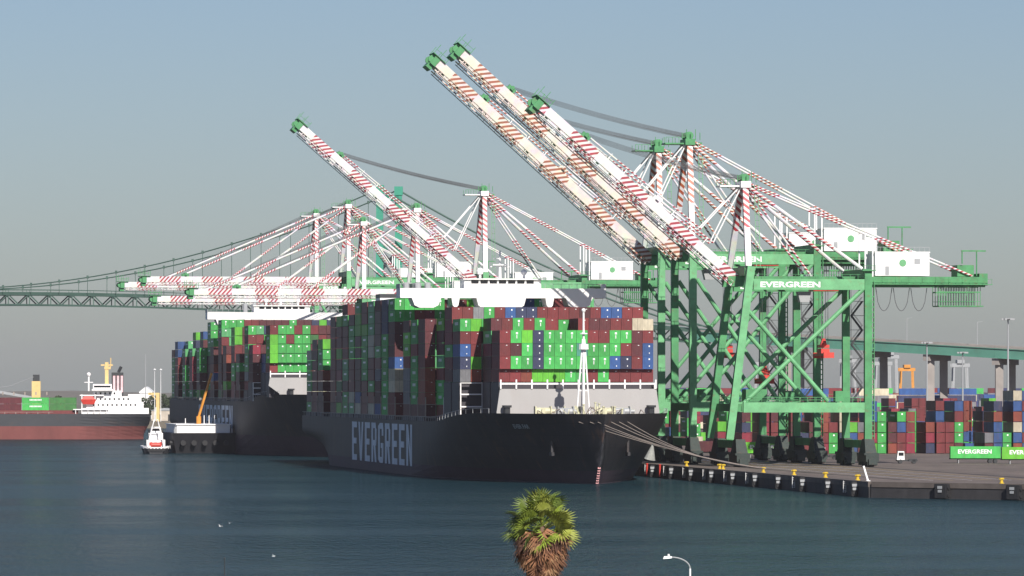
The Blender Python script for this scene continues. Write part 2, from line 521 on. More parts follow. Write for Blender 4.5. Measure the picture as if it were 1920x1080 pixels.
Ds = [985, 1002] + [1031 + 24.5 * k for k in range(10)]
for k, D in enumerate(Ds):
    p, a = quay_spot(D, 0, 0)
    o = link('quay_fender', fend_mesh, None, p, (0, 0, a))
    tag(o, 'black rubber fender panel on quay wall, %s one counted from the right end' % ORD[k + 1], 'fender', 'fenders along the quay')
    p, a = quay_spot(D - 1.75, -1.05, 1.15) if D >= CORNER_D else quay_spot(D, -1.7, 1.15)
    o = link('number_board', board_mesh, None, p, (0, 0, ALPHA if D >= CORNER_D else a - math.pi / 2))
    tag(o, 'small grey berth board on quay wall, %s one counted from the right' % ORD[k + 1], 'sign', 'berth boards on the quay wall')
    if D > CORNER_D and (k % 2 == 0 or k > 5):
        o = link('quay_ladder', ladder_mesh, None, quay_point(D + 9.5, -0.62, 2.2), (0, 0, ALPHA + math.pi / 2))
        tag(o, 'white steel ladder on quay wall beside the %s berth board from the right' % ORD[k + 1], 'ladder', 'ladders on the quay wall')
for k, D in enumerate((990, 1040, 1070, 1101, 1133, 1178, 1182, 1222)):
    p, a = quay_spot(D, 1.9, PIER_Z + 0.005)
    o = link('bollard', bollard_mesh, None, p, (0, 0, a))
    tag(o, 'yellow mooring bollard on quay edge, %s one counted from the right' % ORD[k + 1], 'bollard', 'yellow bollards along the quay edge')
for k, D in enumerate((1241, 1258)):
    m = MB(); m.tube((0, 0, 0), (0, 0, 2.7), 0.22, 8); m.tube((0, 0, 2.7), (0, 0, 2.95), 0.3, 8)
    o = m.build('marker_post', M['redpaint'], None, quay_point(D, -0.9, 0.3), (0, 0, ALPHA))
    tag(o, ('right' if k == 0 else 'left') + ' one of two red posts on quay below the bow', 'post', 'red posts on the quay')
m = MB(); m.beam((0, 0, 0), (-0.9, 0, 3.0), 0.35, 0.35)
m.box(-0.4, 0.4, -0.4, 0.4, 0, 0.15)
tag(m.build('barrier_arm', M['white'], None, quay_point(1032, 2.2, PIER_Z + 0.01), (0, 0, ALPHA)), 'white leaning pole standing on the quay edge', 'pole')

for w, wd, mt in ((12.0, 0.5, 'dark_steel'), (42.0, 0.5, 'dark_steel')):
    m = MB()
    for off in (-0.55, 0.3): m.box(off, off + 0.25, 25, 1200, PIER_Z + 0.004, PIER_Z + 0.03)
    tag(m.build('crane_rail', M[mt], None, quay_point(CORNER_D, w, 0), (0, 0, ALPHA)), kind='structure')
for k, w in enumerate((17.0, 21.0, 25.0, 29.0, 33.0, 37.0)):
    m = MB(); m.box(0, 0.22, 20, 900, PIER_Z + 0.004, PIER_Z + 0.008)
    tag(m.build('lane_marking', M['yellow'] if k % 2 else M['white'], None, quay_point(CORNER_D, w, 0), (0, 0, ALPHA)), kind='structure')

# ------------------------------------------------------------------ containers
CL, CW, CH = 12.19, 2.44, 2.88
PITCH_X, PITCH_Z = 2.52, 2.93
CMESH = {}


def container_mesh(key, full=True):
    kk = (key, full)
    if kk in CMESH: return CMESH[kk]
    m = MB()
    add_container(m, 0, 0, 0, 0, 1, full, key in ('green', 'mint', 'teal', 'lime'), key)
    CMESH[kk] = m.mesh('shipping_container', [CM[key], M['white'], M['dark_steel']])
    return CMESH[kk]


def add_container(m, x, y, z, ci, wi, full=True, logo=False, key=''):
    """doors face -Y; x is the middle, y the door end, z the floor"""
    h = CW / 2
    x0, x1, y0, y1, z0, z1 = x - h, x + h, y, y + CL, z, z + CH
    e = 0.14
    # body set in behind a frame at the door end
    m.box(x0 + 0.03, x1 - 0.03, y0 + 0.07, y1 - 0.05, z0 + 0.12, z1 - 0.03, ci)
    if not full:
        m.box(x0, x0 + e, y0, y1, z0, z0 + 0.16, ci)
        m.box(x0, x0 + e, y0, y0 + 0.16, z0, z1, ci); m.box(x1 - e, x1, y0, y0 + 0.16, z0, z1, ci)
        return
    for xa in (x0, x1 - e):
        m.box(xa, xa + e, y0, y0 + 0.16, z0, z1, ci)
        m.box(xa, xa + e, y1 - 0.16, y1, z0, z1, ci)
        m.box(xa, xa + e, y0 + 0.16, y1 - 0.16, z0, z0 + 0.16, ci)
    m.box(x0 + e, x1 - e, y0, y0 + 0.12, z0, z0 + 0.15, ci)
    m.box(x0 + e, x1 - e, y0, y0 + 0.12, z1 - 0.13, z1, ci)
    for k in range(16):   # corrugation ribs on both long sides
        yy = y0 + 0.5 + k * 0.73
        m.box(x0 + 0.005, x0 + 0.03, yy, yy + 0.36, z0 + 0.16, z1 - 0.12, ci)
        m.box(x1 - 0.03, x1 - 0.005, yy, yy + 0.36, z0 + 0.16, z1 - 0.12, ci)
    m.box(x - 0.02, x + 0.02, y0 + 0.045, y0 + 0.07, z0 + 0.16, z1 - 0.14, 2)
    for xr in (-0.75, -0.35, 0.35, 0.75):
        m.box(x + xr - 0.03, x + xr + 0.03, y0 + 0.01, y0 + 0.06, z0 + 0.1, z1 - 0.1, ci)
    if logo:
        # emblem and lettering block on the right-hand door, words along the sides
        if key != 'lime':
            m.box(x - 0.05, x + 0.40, y0 - 0.004, y0 + 0.01, z1 - 0.92, z1 - 0.47, wi)
            if key != 'teal': m.box(x + 0.08, x + 0.24, y0 - 0.004, y0 + 0.01, z0 + 1.0, z1 - 1.1, wi)
        for k in range(9):
            yy = y0 + 3.4 + k * 0.62
            for xs in (x0 - 0.004, x1 - 0.004):
                m.box(xs, xs + 0.008, yy, yy + 0.40, z1 - 1.45, z1 - 0.75, wi)
    elif key in ('navy', 'blue'):
        m.box(x + 0.15, x + 0.45, y0 - 0.004, y0 + 0.01, z1 - 0.85, z1 - 0.5, wi)
        m.box(x + 0.25, x + 0.4, y0 - 0.004, y0 + 0.01, z0 + 0.5, z0 + 0.8, wi)
    elif key in ('red', 'maroon', 'rust', 'crimson'):
        m.box(x + 0.2, x + 0.5, y0 - 0.004, y0 + 0.01, z1 - 0.55, z1 - 0.42, wi)


CONT = []   # every container: dict(pos world, rz, color, score, label)


def pick_color(rng, weights=None):
    w = weights or (('maroon', 26), ('red', 22), ('green', 21), ('lime', 7), ('mint', 7), ('olive', 2), ('navy', 5), ('blue', 2), ('rust', 5), ('crimson', 2), ('grey', 2), ('cream', 1))
    return rng.choices([a for a, _ in w], [b for _, b in w])[0]


def bay_front_words(b):
    return 'foremost' if b == 0 else ORD[b + 1]


def load_ship(D0, bays, who, fixed, seed, edges=None):
    """bays: list of (aft position, columns, base z, tiers, ragged); builds the list of visible containers"""
    rng = random.Random(seed)
    heights = []
    for b, (y, n, bz, tiers, rag) in enumerate(bays):
        hs = []
        cur = 0
        for c in range(n):
            if rng.random() < 0.35: cur = rng.choice((0, 0, 0, 0, -1) if c > 2 else (0, 0, 0)) if rag else 0
            edge = min(c, n - 1 - c)
            cut = edges.get(b, 0) if edges and c < 4 else 0
            hs.append(max(1, tiers + cur - max(0, cut - (c // 2))))
        heights.append(hs)
    org = ship_axis(D0)
    filled = {}
    for b, (y, n, bz, tiers, rag) in enumerate(bays):
        for c in range(n):
            xx = (c - (n - 1) / 2) * PITCH_X
            filled[(b, round(xx / PITCH_X * 2))] = (bz, bz + heights[b][c] * PITCH_Z)
    for b, (y, n, bz, tiers, rag) in enumerate(bays):
        block = [None] * n
        for c in range(n):
            key = round((c - (n - 1) / 2) * 2)
            x = key / 2 * PITCH_X
            # runs of one colour in a stack look like real loads
            prev = None
            for t in range(heights[b][c]):
                z = bz + t * PITCH_Z
                col = prev if (prev and rng.random() < 0.35) else (block[c - 1] if c and block[c - 1] and rng.random() < 0.25 else pick_color(rng))
                prev = col
                if t == heights[b][c] - 1: block[c] = col
                if fixed and (b, t, c) in fixed: col = fixed[(b, t, c)]
                zt = z + CH

                def covered(kk):
                    return kk in filled and filled[kk][0] <= z + 0.6 and filled[kk][1] >= zt - 0.6
                gap_front = b > 0 and (y - bays[b - 1][0]) > 22
                front = not covered((b - 1, key)) or gap_front
                left = not covered((b, key - 2)); right = not covered((b, key + 2))
                top = t == heights[b][c] - 1
                back = not covered((b + 1, key))
                if not (front or left or right or top or back): continue
                w = org + U * (y + (1.1 if b == 0 and t == 0 else 0)) + P * x + Vector((0, 0, z))
                s = F / w.y
                seen_front = 0
                if front:
                    # how much of the end face clears the bays further forward
                    seen_front = 1.0
                    for bb in range(b):
                        kk = (bb, key)
                        if kk in filled and filled[kk][1] > zt - 0.3 and filled[kk][0] < z + 1: seen_front = 0.12; break
                side = 1.0 if left else 0.0
                score = s * s * (CW * CH * seen_front + CL * 0.14 * CH * side + (0.1 if top else 0))
                CONT.append(dict(pos=w, rz=ALPHA, col=col, score=score,
                                 label='%s container, %s tier, column %s of %s, %s bay of %s ship' % (WORD[col], ORD[t + 1], card(c + 1), card(n), bay_front_words(b), who),
                                 group='containers stacked on the %s ship' % who))


A_D0, B_D0 = 1150.0, 1584.0
A_BAYS = [(38.0, 14, 22.7, 4, False), (51.4, 14, 22.7, 5, True), (66.0, 18, 22.7, 5, True), (79.4, 18, 22.7, 6, True)]
for k, tiers in enumerate((8, 8, 8, 8)):
    A_BAYS.append((93.6 + 13.9 * k, 20 if k else 18, 14.4, tiers, True))
for k, tiers in enumerate((10, 10, 10, 10, 10, 10, 9, 10, 9, 9)):
    A_BAYS.append((163.5 + 13.9 * k, 20, 14.4, tiers, True))
for k, tiers in enumerate((7, 7, 6)):
    A_BAYS.append((318.5 + 13.9 * k, 20, 14.4, tiers, True))
rows = ['r r o lG lG lG g g r g r r r r', 'r g g n g g g g g g b n r b', 'r m g n g g g t g g g r m b', 'r g l n g g g g r r g g m r']
rows[0] = 'r r o l l l g g r g r r r r'
short = {'r': 'red', 'o': 'rust', 'l': 'lime', 'g': 'green', 'n': 'navy', 'b': 'blue', 'm': 'maroon', 't': 'teal', 'c': 'cream'}
FIXED = {}
for t, row in enumerate(rows):
    for c, k in enumerate(row.split()):
        FIXED[(0, t, c)] = short[k]
for t, row in ((4, 'm r g r g r r m r m m r r c'),):
    for c, k in enumerate(row.split()):
        FIXED[(1, t, c)] = short[k]
FIXED[(2, 0, 0)] = 'grey'; FIXED[(2, 0, 1)] = 'rust'; FIXED[(2, 1, 0)] = 'navy'; FIXED[(2, 1, 1)] = 'lime'; FIXED[(2, 2, 0)] = 'blue'; FIXED[(2, 2, 1)] = 'red'
FIXED[(2, 3, 0)] = 'red'; FIXED[(2, 3, 1)] = 'red'; FIXED[(2, 4, 0)] = 'green'; FIXED[(2, 4, 1)] = 'lime'
for c in (16, 17):
    for t, k in enumerate('r b b r c'.split()): FIXED[(2, t, c)] = short[k]
load_ship(A_D0, A_BAYS, 'near', FIXED, 5)

B_BAYS = [(42.0, 18, 26.0, 5, False), (55.6, 18, 26.0, 5, True), (69.5, 20, 23.1, 6, True), (83.5, 20, 20.5, 7, True), (97.5, 18, 17.6, 8, True), (111.5, 20, 17.6, 8, True),
          (127.0, 20, 17.6, 8, True), (141.0, 18, 17.6, 8, True), (155.0, 20, 17.6, 8, True), (171.0, 20, 17.6, 9, True), (185.0, 18, 17.6, 9, True), (199.0, 20, 17.6, 9, True),
          (236.0, 18, 17.6, 9, True), (250.0, 20, 17.6, 9, True), (264.0, 18, 17.6, 8, True), (278.0, 20, 17.6, 8, True), (292.0, 18, 17.6, 8, True), (306.0, 20, 17.6, 7, True),
          (322.0, 18, 17.6, 7, True), (336.0, 20, 17.6, 7, True), (350.0, 20, 17.6, 6, True)]
# outer stacks left low so that the bays behind show their sunlit ends
B_EDGE = {1: 3, 2: 2, 3: 0, 4: 3, 5: 3, 6: 0, 7: 4, 8: 2, 9: 0, 10: 3, 11: 2, 12: 0, 13: 3, 14: 0, 15: 2, 16: 0, 17: 1}
FB = {}
for t, row in enumerate(('r g g g g', 'l g g g g', 'l g g g g', 'l g r g g', 'r g g r g')):
    for c, k in enumerate(row.split()): FB[(0, t, c)] = short[k]
load_ship(B_D0, B_BAYS, 'far', FB, 9, B_EDGE)

# stacks in the yard: doors towards the camera
yard_rng = random.Random(21)
YW = (('red', 22), ('crimson', 14), ('maroon', 18), ('green', 14), ('lime', 6), ('blue', 8), ('navy', 6), ('grey', 5), ('cream', 5), ('rust', 5))
for r, (D, w0, n, tmax, name) in enumerate(((1440, 60, 36, 5, 'front'), (1475, 60, 36, 5, 'second'), (1640, 55, 56, 4, 'third'), (1790, 50, 70, 5, 'rear'))):
    for c in range(n):
        if yard_rng.random() < 0.14: continue
        hts = yard_rng.choice((1, 2, 3, 3, 4, tmax, tmax, tmax - 1))
        if r == 0 and c >= 28: hts = 6
        prev = None
        for t in range(hts):
            col = prev if prev and yard_rng.random() < 0.4 else pick_color(yard_rng, YW)
            prev = col
            if r == 0 and c >= 28: col = ('blue', 'red', 'cream', 'blue', 'rust', 'blue')[(t * 2 + c) % 6]
            pos = quay_point(D + (c * 7 % 5) * 0.35, w0 + c * 2.75, PIER_Z + t * PITCH_Z)
            s = F / pos.y
            px = 960 + F * pos.x / pos.y
            sc0 = s * s * CW * CH * (0.75 if r == 0 else 0.05)
            if px > 1980 or px < 1240: sc0 *= 0.02
            if 1615 < px < 1875: sc0 *= 0.9
            CONT.append(dict(pos=pos, rz=ALPHA, col=col, score=sc0,
                             label='%s container in %s row of quay yard, stack %s from left, %s tier' % (WORD[col], name, card(c + 1), ORD[t + 1]),
                             group='containers stacked in the quay yard'))
CONT.sort(key=lambda d: -d['score'])
for d in CONT[:300]:
    o = link('shipping_container', container_mesh(d['col']), None, d['pos'], (0, 0, d['rz']))
    tag(o, d['label'], 'container', d['group'])
m = MB()
cidx = {k: i for i, k in enumerate(CKEYS)}
ca, sa = math.cos(ALPHA), math.sin(ALPHA)
for d in CONT[300:]:
    k0 = len(m.v)
    full_logo = d['col'] in ('green', 'mint')
    add_container(m, 0, 0, 0, cidx[d['col']], len(CKEYS), False)
    if full_logo:
        m.box(-0.05, 0.38, -0.004, 0.07, CH - 0.9, CH - 0.47, len(CKEYS))
        m.box(-CW / 2 + 0.02, -CW / 2 + 0.05, 3.4, 8.8, CH - 1.35, CH - 0.85, len(CKEYS))
    px, py, pz = d['pos']
    for i in range(k0, len(m.v)):
        x, y, z = m.v[i]
        m.v[i] = (px + x * ca - y * sa, py + x * sa + y * ca, pz + z)
o = m.build('stacked_containers', [CM[k] for k in CKEYS] + [M['white']])
tag(o, 'mass of stacked red, green and blue containers behind the front ones', 'containers', kind='stuff')


# ------------------------------------------------------------------ container ships
def smoothstep(a, b, x):
    t = max(0.0, min(1.0, (x - a) / (b - a)))
    return t * t * (3 - 2 * t)


def build_ship(D0, label, bays, zmid, zbow, bridge_y, funnel_y, boot_z, bridge_top, words, who):
    B = 25.6; LEN = 366.0
    E = empty('container_ship', ship_axis(D0), ALPHA)
    tag(E, label, 'container ship')

    def deck_z(y): return zbow + (zmid - zbow) * smoothstep(44, 92, y)

    def stem(z): return 10.5 * (1 - max(0, min(1, z / zbow))) ** 1.25

    def hb(y, z):
        k = max(0, min(1, z / zbow))
        L = 118 + (82 - 118) * k; p = 1.75 + 0.75 * k
        t = max(0, min(1, (y - stem(z)) / L))
        h = B * (1 - (1 - t) ** p)
        q = max(0, (y - 290) / 76)
        low = max(0, 1 - max(0, z) / 8.5)
        if z < 0: low = 1.1
        h *= 1 - 0.72 * low * q ** 2
        return max(h, 0.0)
    st = [0, 0.6, 1.6, 3, 5, 8, 12, 17, 23, 30, 38, 47, 57, 68, 80, 95, 112, 130, 160, 200, 240, 280, 295, 310, 325, 340, 352, 362, 366]

    def skin(z0, z1, n, name, mt, top_fn=None):
        m = MB()
        for side in (-1, 1):
            base = len(m.v)
            for y in st:
                zt = top_fn(y) if top_fn else z1
                for i in range(n + 1):
                    z = z0 + (zt - z0) * i / n
                    yy = max(y, stem(z))
                    m.v.append((side * hb(yy, min(z, zbow)), yy, z))
            for a in range(len(st) - 1):
                for i in range(n):
                    q = [base + a * (n + 1) + i, base + (a + 1) * (n + 1) + i, base + (a + 1) * (n + 1) + i + 1, base + a * (n + 1) + i + 1]
                    m.f.append(q if side > 0 else q[::-1]); m.m.append(0)
        # transom
        y = st[-1]; zt = top_fn(y) if top_fn else z1
        zs = [z0 + (zt - z0) * i / n for i in range(n + 1)]
        m.face([(-hb(y, z), y, z) for z in zs] + [(hb(y, z), y, z) for z in reversed(zs)])
        return m.build(name, mt, E, smooth=False)
    skin(-2.5, boot_z, 4, 'boot_topping', M['boot'])
    h = skin(boot_z, zmid, 10, 'hull', M['hull'], deck_z)
    for pl in h.data.polygons: pl.use_smooth = True
    # deck sheet a little below the rail
    m = MB()
    for a in range(2, len(st) - 1):
        y0, y1 = st[a], st[a + 1]
        z0, z1 = deck_z(y0) - 0.9, deck_z(y1) - 0.9
        w0, w1 = hb(y0, z0 - 0.6) - 0.25, hb(y1, z1 - 0.6) - 0.25
        m.face([(-max(w0, .1), y0, z0), (max(w0, .1), y0, z0), (max(w1, .1), y1, z1), (-max(w1, .1), y1, z1)])
    m.build('deck', M['deck'], E)
    # pale line of the rail along the top of the hull
    for s in (-1, 1):
        m = MB()
        for a in range(0, len(st) - 1):
            y0, y1 = st[a], st[a + 1]
            if y1 < 44: continue
            m.beam((s * (hb(y0, zbow) - 0.1), y0, deck_z(y0) + 1.05), (s * (hb(y1, zbow) - 0.1), y1, deck_z(y1) + 1.05), 0.08, 0.08)
            n = max(1, int((y1 - y0) / 3.5))
            for k in range(n):
                t = k / n
                xx = s * (hb(y0, zbow) * (1 - t) + hb(y1, zbow) * t - 0.1); yy = y0 + (y1 - y0) * t; zz = deck_z(yy)
                m.box(xx - 0.05, xx + 0.05, yy - 0.05, yy + 0.05, zz, zz + 1.05)
        m.build('railing', M['rail_grey'], E)
    # breakwater behind the forecastle
    yb = bays[0][0] - 2.2
    bz = bays[0][2]
    zb = zbow - 0.9
    top = bz - 1.6
    bw = MB()
    bwx = bays[0][1] * PITCH_X / 2 + 0.26
    bot = min(bwx + 3.1, hb(yb, zb) - 0.3)
    bw.prism([(-bot, zb), (bot, zb), (bot, zb + 1.2), (bwx + 0.4, zb + 3.6), (bwx, top), (-bwx, top), (-bwx - 0.4, zb + 3.6), (-bot, zb + 1.2)], yb, yb + 0.35)
    o = bw.build('breakwater', M['breakwater'], E)
    m = MB()
    m.box(-bwx, bwx, yb - 0.1, yb + 1.2, bz - 0.62, bz - 0.22)
    for k in range(11):
        x = (bwx - 0.16) * (k / 5 - 1)
        m.box(x - 0.16, x + 0.16, yb - 0.25, yb - 0.02, top + 0.02, bz + 0.5)
    m.build('breakwater_rail', M['ship_white'], o)
    m = MB()
    for x in (-16.5, 16.5):
        m.tube((x, yb - 1.2, zb), (x, yb - 1.2, zb + 2.2), 0.75, 10); m.tube((x, yb - 1.2, zb + 2.2), (x, yb - 1.2, zb + 2.7), 1.1, 10)
        m.build('vent_head', M['dark_steel'], E); m = MB()
    # foremast
    ym = 19.0
    m = MB()
    m.tube((0, ym, zb), (0, ym, zb + 23.5), 0.34, 8, r2=0.22)
    m.tube((-1.5, ym + 0.6, zb), (-0.2, ym, zb + 17.5), 0.2, 8); m.tube((1.5, ym + 0.6, zb), (0.2, ym, zb + 17.5), 0.2, 8)
    m.tube((0, ym + 2.6, zb), (0, ym + 0.2, zb + 15), 0.24, 8)
    for zz in (6, 11): m.beam((-1.5 + zz * 0.074, ym + 0.3, zb + zz), (1.5 - zz * 0.074, ym + 0.3, zb + zz), 0.15)
    fm = m.build('foremast', M['ship_white'], E)
    m = MB(); m.tube((0, ym, zb + 15.2), (0, ym, zb + 15.5), 1.15, 10); m.tube((0, ym, zb + 18.6), (0, ym, zb + 18.85), 0.9, 10)
    m.tube((0, ym, zb + 15.5), (0, ym, zb + 16.4), 1.1, 10, cap=False); m.ball((0, ym, zb + 23.9), 0.5)
    m.build('mast_platform', M['ship_white'], fm)
    fm.location.x = -1.6
    # winches and mooring gear on the forecastle
    rg = random.Random(3)
    for x, y in ((-9.5, 27), (-3.6, 23), (4.1, 25), (8.7, 28), (-6.2, 16), (6.9, 18)):
        m = MB()
        m.tube((x - 1.6, y, zb + 1.4), (x + 1.6, y, zb + 1.4), 0.85, 10); m.box(x - 1.9, x - 1.6, y - 1.1, y + 1.1, zb, zb + 2.5); m.box(x + 1.6, x + 1.9, y - 1.1, y + 1.1, zb, zb + 2.5)
        m.box(x - 0.4, x + 0.4, y - 1.3, y - 0.9, zb, zb + 2.0)
        m.tube((x + 1.9, y, zb + 1.4), (x + 2.8, y, zb + 1.4), 0.45, 8)
        m.build('winch', M['ivory_deck'] if y > 20 else M['rail_grey'], E)
    for k in range(26):
        x = rg.gauss(0.5, 5.0); x = max(-11, min(11, x)); yy = max(4 + abs(x) * 1.1, 6) + rg.uniform(0, 5)
        hgt = rg.uniform(1.2, 3.4) * (1 - abs(x) / 18)
        m = MB()
        if k % 3 == 0: m.tube((x, yy, zb), (x, yy, zb + hgt), 0.22, 7); m.tube((x, yy, zb + hgt), (x, yy, zb + hgt + 0.2), 0.36, 7); m.build('bollard', M['ivory_deck'], E)
        elif k % 3 == 1: m.beam((x, yy, zb), (x + rg.uniform(-1.8, 1.8), yy + 1, zb + hgt), 0.16); m.beam((x + 0.8, yy, zb), (x + rg.uniform(-1.2, 1.2), yy + 1, zb + hgt), 0.13); m.build('stanchion', M['ivory_deck'], E)
        else: m.path([(x, yy, zb + 0.9), (x + rg.uniform(-2, 2), yy - 1, zb + 1.4 + hgt * 0.4), (x + rg.uniform(-3, 3), yy - 2.5, zb + 1.0)], 0.1, 5); m.build('deck_rope', M['mooring'], E)
    # anchor recess and anchor
    for s in (-1, 1):
        ya = 20.0; z = zbow - 6.5
        x = s * (hb(ya, z) + 0.02)
        m = MB(); m.box(x - 0.25, x + 0.25, ya - 0.35, ya + 0.35, z - 2.2, z + 1.6); m.box(x - 0.3, x + 0.3, ya - 1.6, ya + 1.6, z - 2.9, z - 2.1)
        m.build('anchor', M['hull'], E)
    # lashing bridges and outer stanchions for every bay
    for b, (y, n, z, t, rag) in enumerate(bays):
        wx = n * PITCH_X / 2
        zd = deck_z(y) - 0.9
        m = MB()
        ya = y - 1.25
        ztop = z - 0.2 if b < 4 else z + PITCH_Z * 1.6
        for k in range(n // 2 + 1):
            x = -wx + 2 * PITCH_X * k
            m.box(x - 0.13, x + 0.13, ya, ya + 0.3, zd, ztop)
        for zz in ((z - 0.25,) if b < 4 else (z - 0.25, z + PITCH_Z)):
            m.box(-wx, wx, ya - 0.1, ya + 0.7, zz - 0.09, zz + 0.09)
        if z - zd > 3:
            for zz in (zd + (z - zd) * 0.36, zd + (z - zd) * 0.68): m.box(-wx, wx, ya - 0.1, ya + 0.9, zz - 0.15, zz + 0.15)
        if b: m.build('lashing_bridge', M['ship_white'] if b in (2, 4) else M['lash'], E)
        m = MB()
        for s in (-1, 1):
            m.box(s * wx - 0.2, s * wx + 0.2, y + 0.2, y + CL - 0.2, zd, z - 0.08)
        m.box(-wx + 0.3, wx - 0.3, y + 0.8, y + CL - 0.8, zd, z - 0.3)
        m.build('container_pedestal', M['support'], E)
    # bridge block
    zt = bridge_top
    m = MB()
    m.box(-10, 10, bridge_y + 1, bridge_y + 10, zmid - 0.9, zt - 5.6); m.box(-5, 5, bridge_y + 1, bridge_y + 8, zt - 5.6, zt - 2.4)
    bt = m.build('accommodation_block', M['ship_white'], E)
    # wing deck with cut-outs underneath
    wv = B + 0.1
    m = MB()
    m.prism([(-wv, zt - 2.4), (wv, zt - 2.4), (wv, zt), (-wv, zt)], bridge_y - 1.5, bridge_y + 6)
    cuts = [-wv, -wv + 4.2, -16.8, -13.2, -12.2, -5.6, 4.8, 10.6, 12.2, 17.2, wv - 4.0, wv]
    for x0, x1, sl in ((-wv + 3.6, -16.2, 2.0), (-12.6, -11.2, 0.9), (-6.2, 5.2, 1.4), (10.9, 12.4, 0.9), (16.4, wv - 4.0, 2.0)):
        m.prism([(x0 + sl * 0.6, zt - 4.8), (x1 - sl * 0.6, zt - 4.8), (x1, zt - 4.2), (x1 + sl * 0.35, zt - 2.4), (x0 - sl * 0.35, zt - 2.4), (x0, zt - 4.2)], bridge_y - 1.46, bridge_y + 5.9)
    bwg = m.build('bridge_wing', M['ship_white'], E)
    m = MB()
    m.box(-9.6, 9.6, bridge_y - 0.6, bridge_y + 7, zt, zt + 1.1); m.box(-9.6, 9.6, bridge_y - 0.2, bridge_y + 7, zt + 1.1, zt + 2.15); m.box(-9.9, 9.9, bridge_y - 0.8, bridge_y + 7.2, zt + 2.15, zt + 2.45)
    wh = m.build('wheelhouse', M['ship_white'], E)
    for k in range(7):
        m = MB(); x = -6.9 + k * 2.3
        m.box(x - 0.92, x + 0.92, bridge_y - 0.28, bridge_y - 0.2, zt + 1.2, zt + 2.05)
        m.build('wheelhouse_window', M['glass'], wh)
    m = MB()
    for s in (-1, 1):
        m.box(s * wv - 0.06, s * wv + 0.06, bridge_y - 1.4, bridge_y + 5.9, zt, zt + 1.1)
        for k in range(8):
            x = s * (10.5 + 2 * k)
            m.box(x - 0.05, x + 0.05, bridge_y - 1.4, bridge_y - 1.3, zt, zt + 1.1)
        m.beam((s * 10, bridge_y - 1.35, zt + 1.1), (s * wv, bridge_y - 1.35, zt + 1.1), 0.09)
    m.build('wing_railing', M['rail_grey'], E)
    m = MB()
    m.tube((0, bridge_y + 4, zt + 2.4), (0, bridge_y + 4, zt + 9.5), 0.4, 8, r2=0.22)
    m.beam((-2.4, bridge_y + 4, zt + 5.5), (2.4, bridge_y + 4, zt + 5.5), 0.25); m.beam((-1.6, bridge_y + 4, zt + 7.5), (1.6, bridge_y + 4, zt + 7.5), 0.2)
    m.box(-1.9, 1.9, bridge_y + 3.2, bridge_y + 3.5, zt + 5.8, zt + 6.1)
    m.build('radar_mast', M['ship_white'], E)
    for x, h, r in ((-5, 3.6, 0.95), (6, 3.4, 0.8)):
        m = MB(); m.tube((x, bridge_y + 4, zt + 2.4), (x, bridge_y + 4, zt + h), 0.3, 8); m.ball((x, bridge_y + 4, zt + h + 0.7), r)
        m.build('satellite_dome', M['ship_white'], E)
    # funnel casing
    m = MB()
    m.box(-11, 11, funnel_y, funnel_y + 9.5, zmid - 0.9, zt - 2.6, 0)
    m.box(-11.02, 11.02, funnel_y - 0.02, funnel_y + 9.52, zt - 2.6, zt + 0.2, 0)
    m.box(-11.05, 11.05, funnel_y - 0.05, funnel_y + 9.55, zt + 0.2, zt + 1.3, 1)
    fc = m.build('funnel_casing', [M['ship_white'], M['dark_steel']], E)
    for x in (-3, 0.2, 3):
        m = MB(); m.tube((x, funnel_y + 5, zt + 1.2), (x, funnel_y + 5.8, zt + 4.4), 0.9, 10)
        m.build('exhaust_pipe', M['rail_grey'], fc)
    # lettering on the side towards the open water (the left in the picture)
    L0, L1, z0, z1 = words
    step = (L0 - L1) / 9
    for k, ch in enumerate('EVERGREEN'):
        me = block_letter(ch, step * 0.78, z1 - z0, M['letter'])
        yl = L0 - step * (k + 0.12)
        # text local X must run from the stern to the bow (-Y of the ship) on the face x = -B
        link('letter', me, E, (-B - 0.05, yl, z0), (0, 0, -math.pi / 2))
    # small name on the bow flare
    yn = 30.0; zn = zbow - 3.2
    xa, xb = hb(yn, zn), hb(yn - 7, zn)
    ang = math.atan2(-7, -(xb - xa) * -1)
    d = Vector((-xb + xa, -7, 0)).normalized()
    up = Vector((-(hb(yn, zn + 1.2) - hb(yn, zn)), 0, 1.2)).normalized()
    nrm = d.cross(up).normalized()
    up2 = nrm.cross(d)
    if who == 'near':
        me = text_mesh('EVER FAR', 1.15, M['nameplate'], width=6.6, bold=0.03)
        # X -> d, Y -> -nrm (facing out), Z -> up
        q = Matrix((d, -nrm, up2)).transposed().to_quaternion()
        link('bow_name', me, E, Vector((-xa, yn, zn)) + nrm * 0.35, q)
    # stem draught mark
    m = MB()
    for k in range(8):
        z = -0.4 + k * 0.55
        m.box(-0.3, 0.3, stem(z) - 0.06, stem(z) + 0.02, z, z + 0.35)
    m.build('draught_marks', M['redmark'], E)
    return E, hb


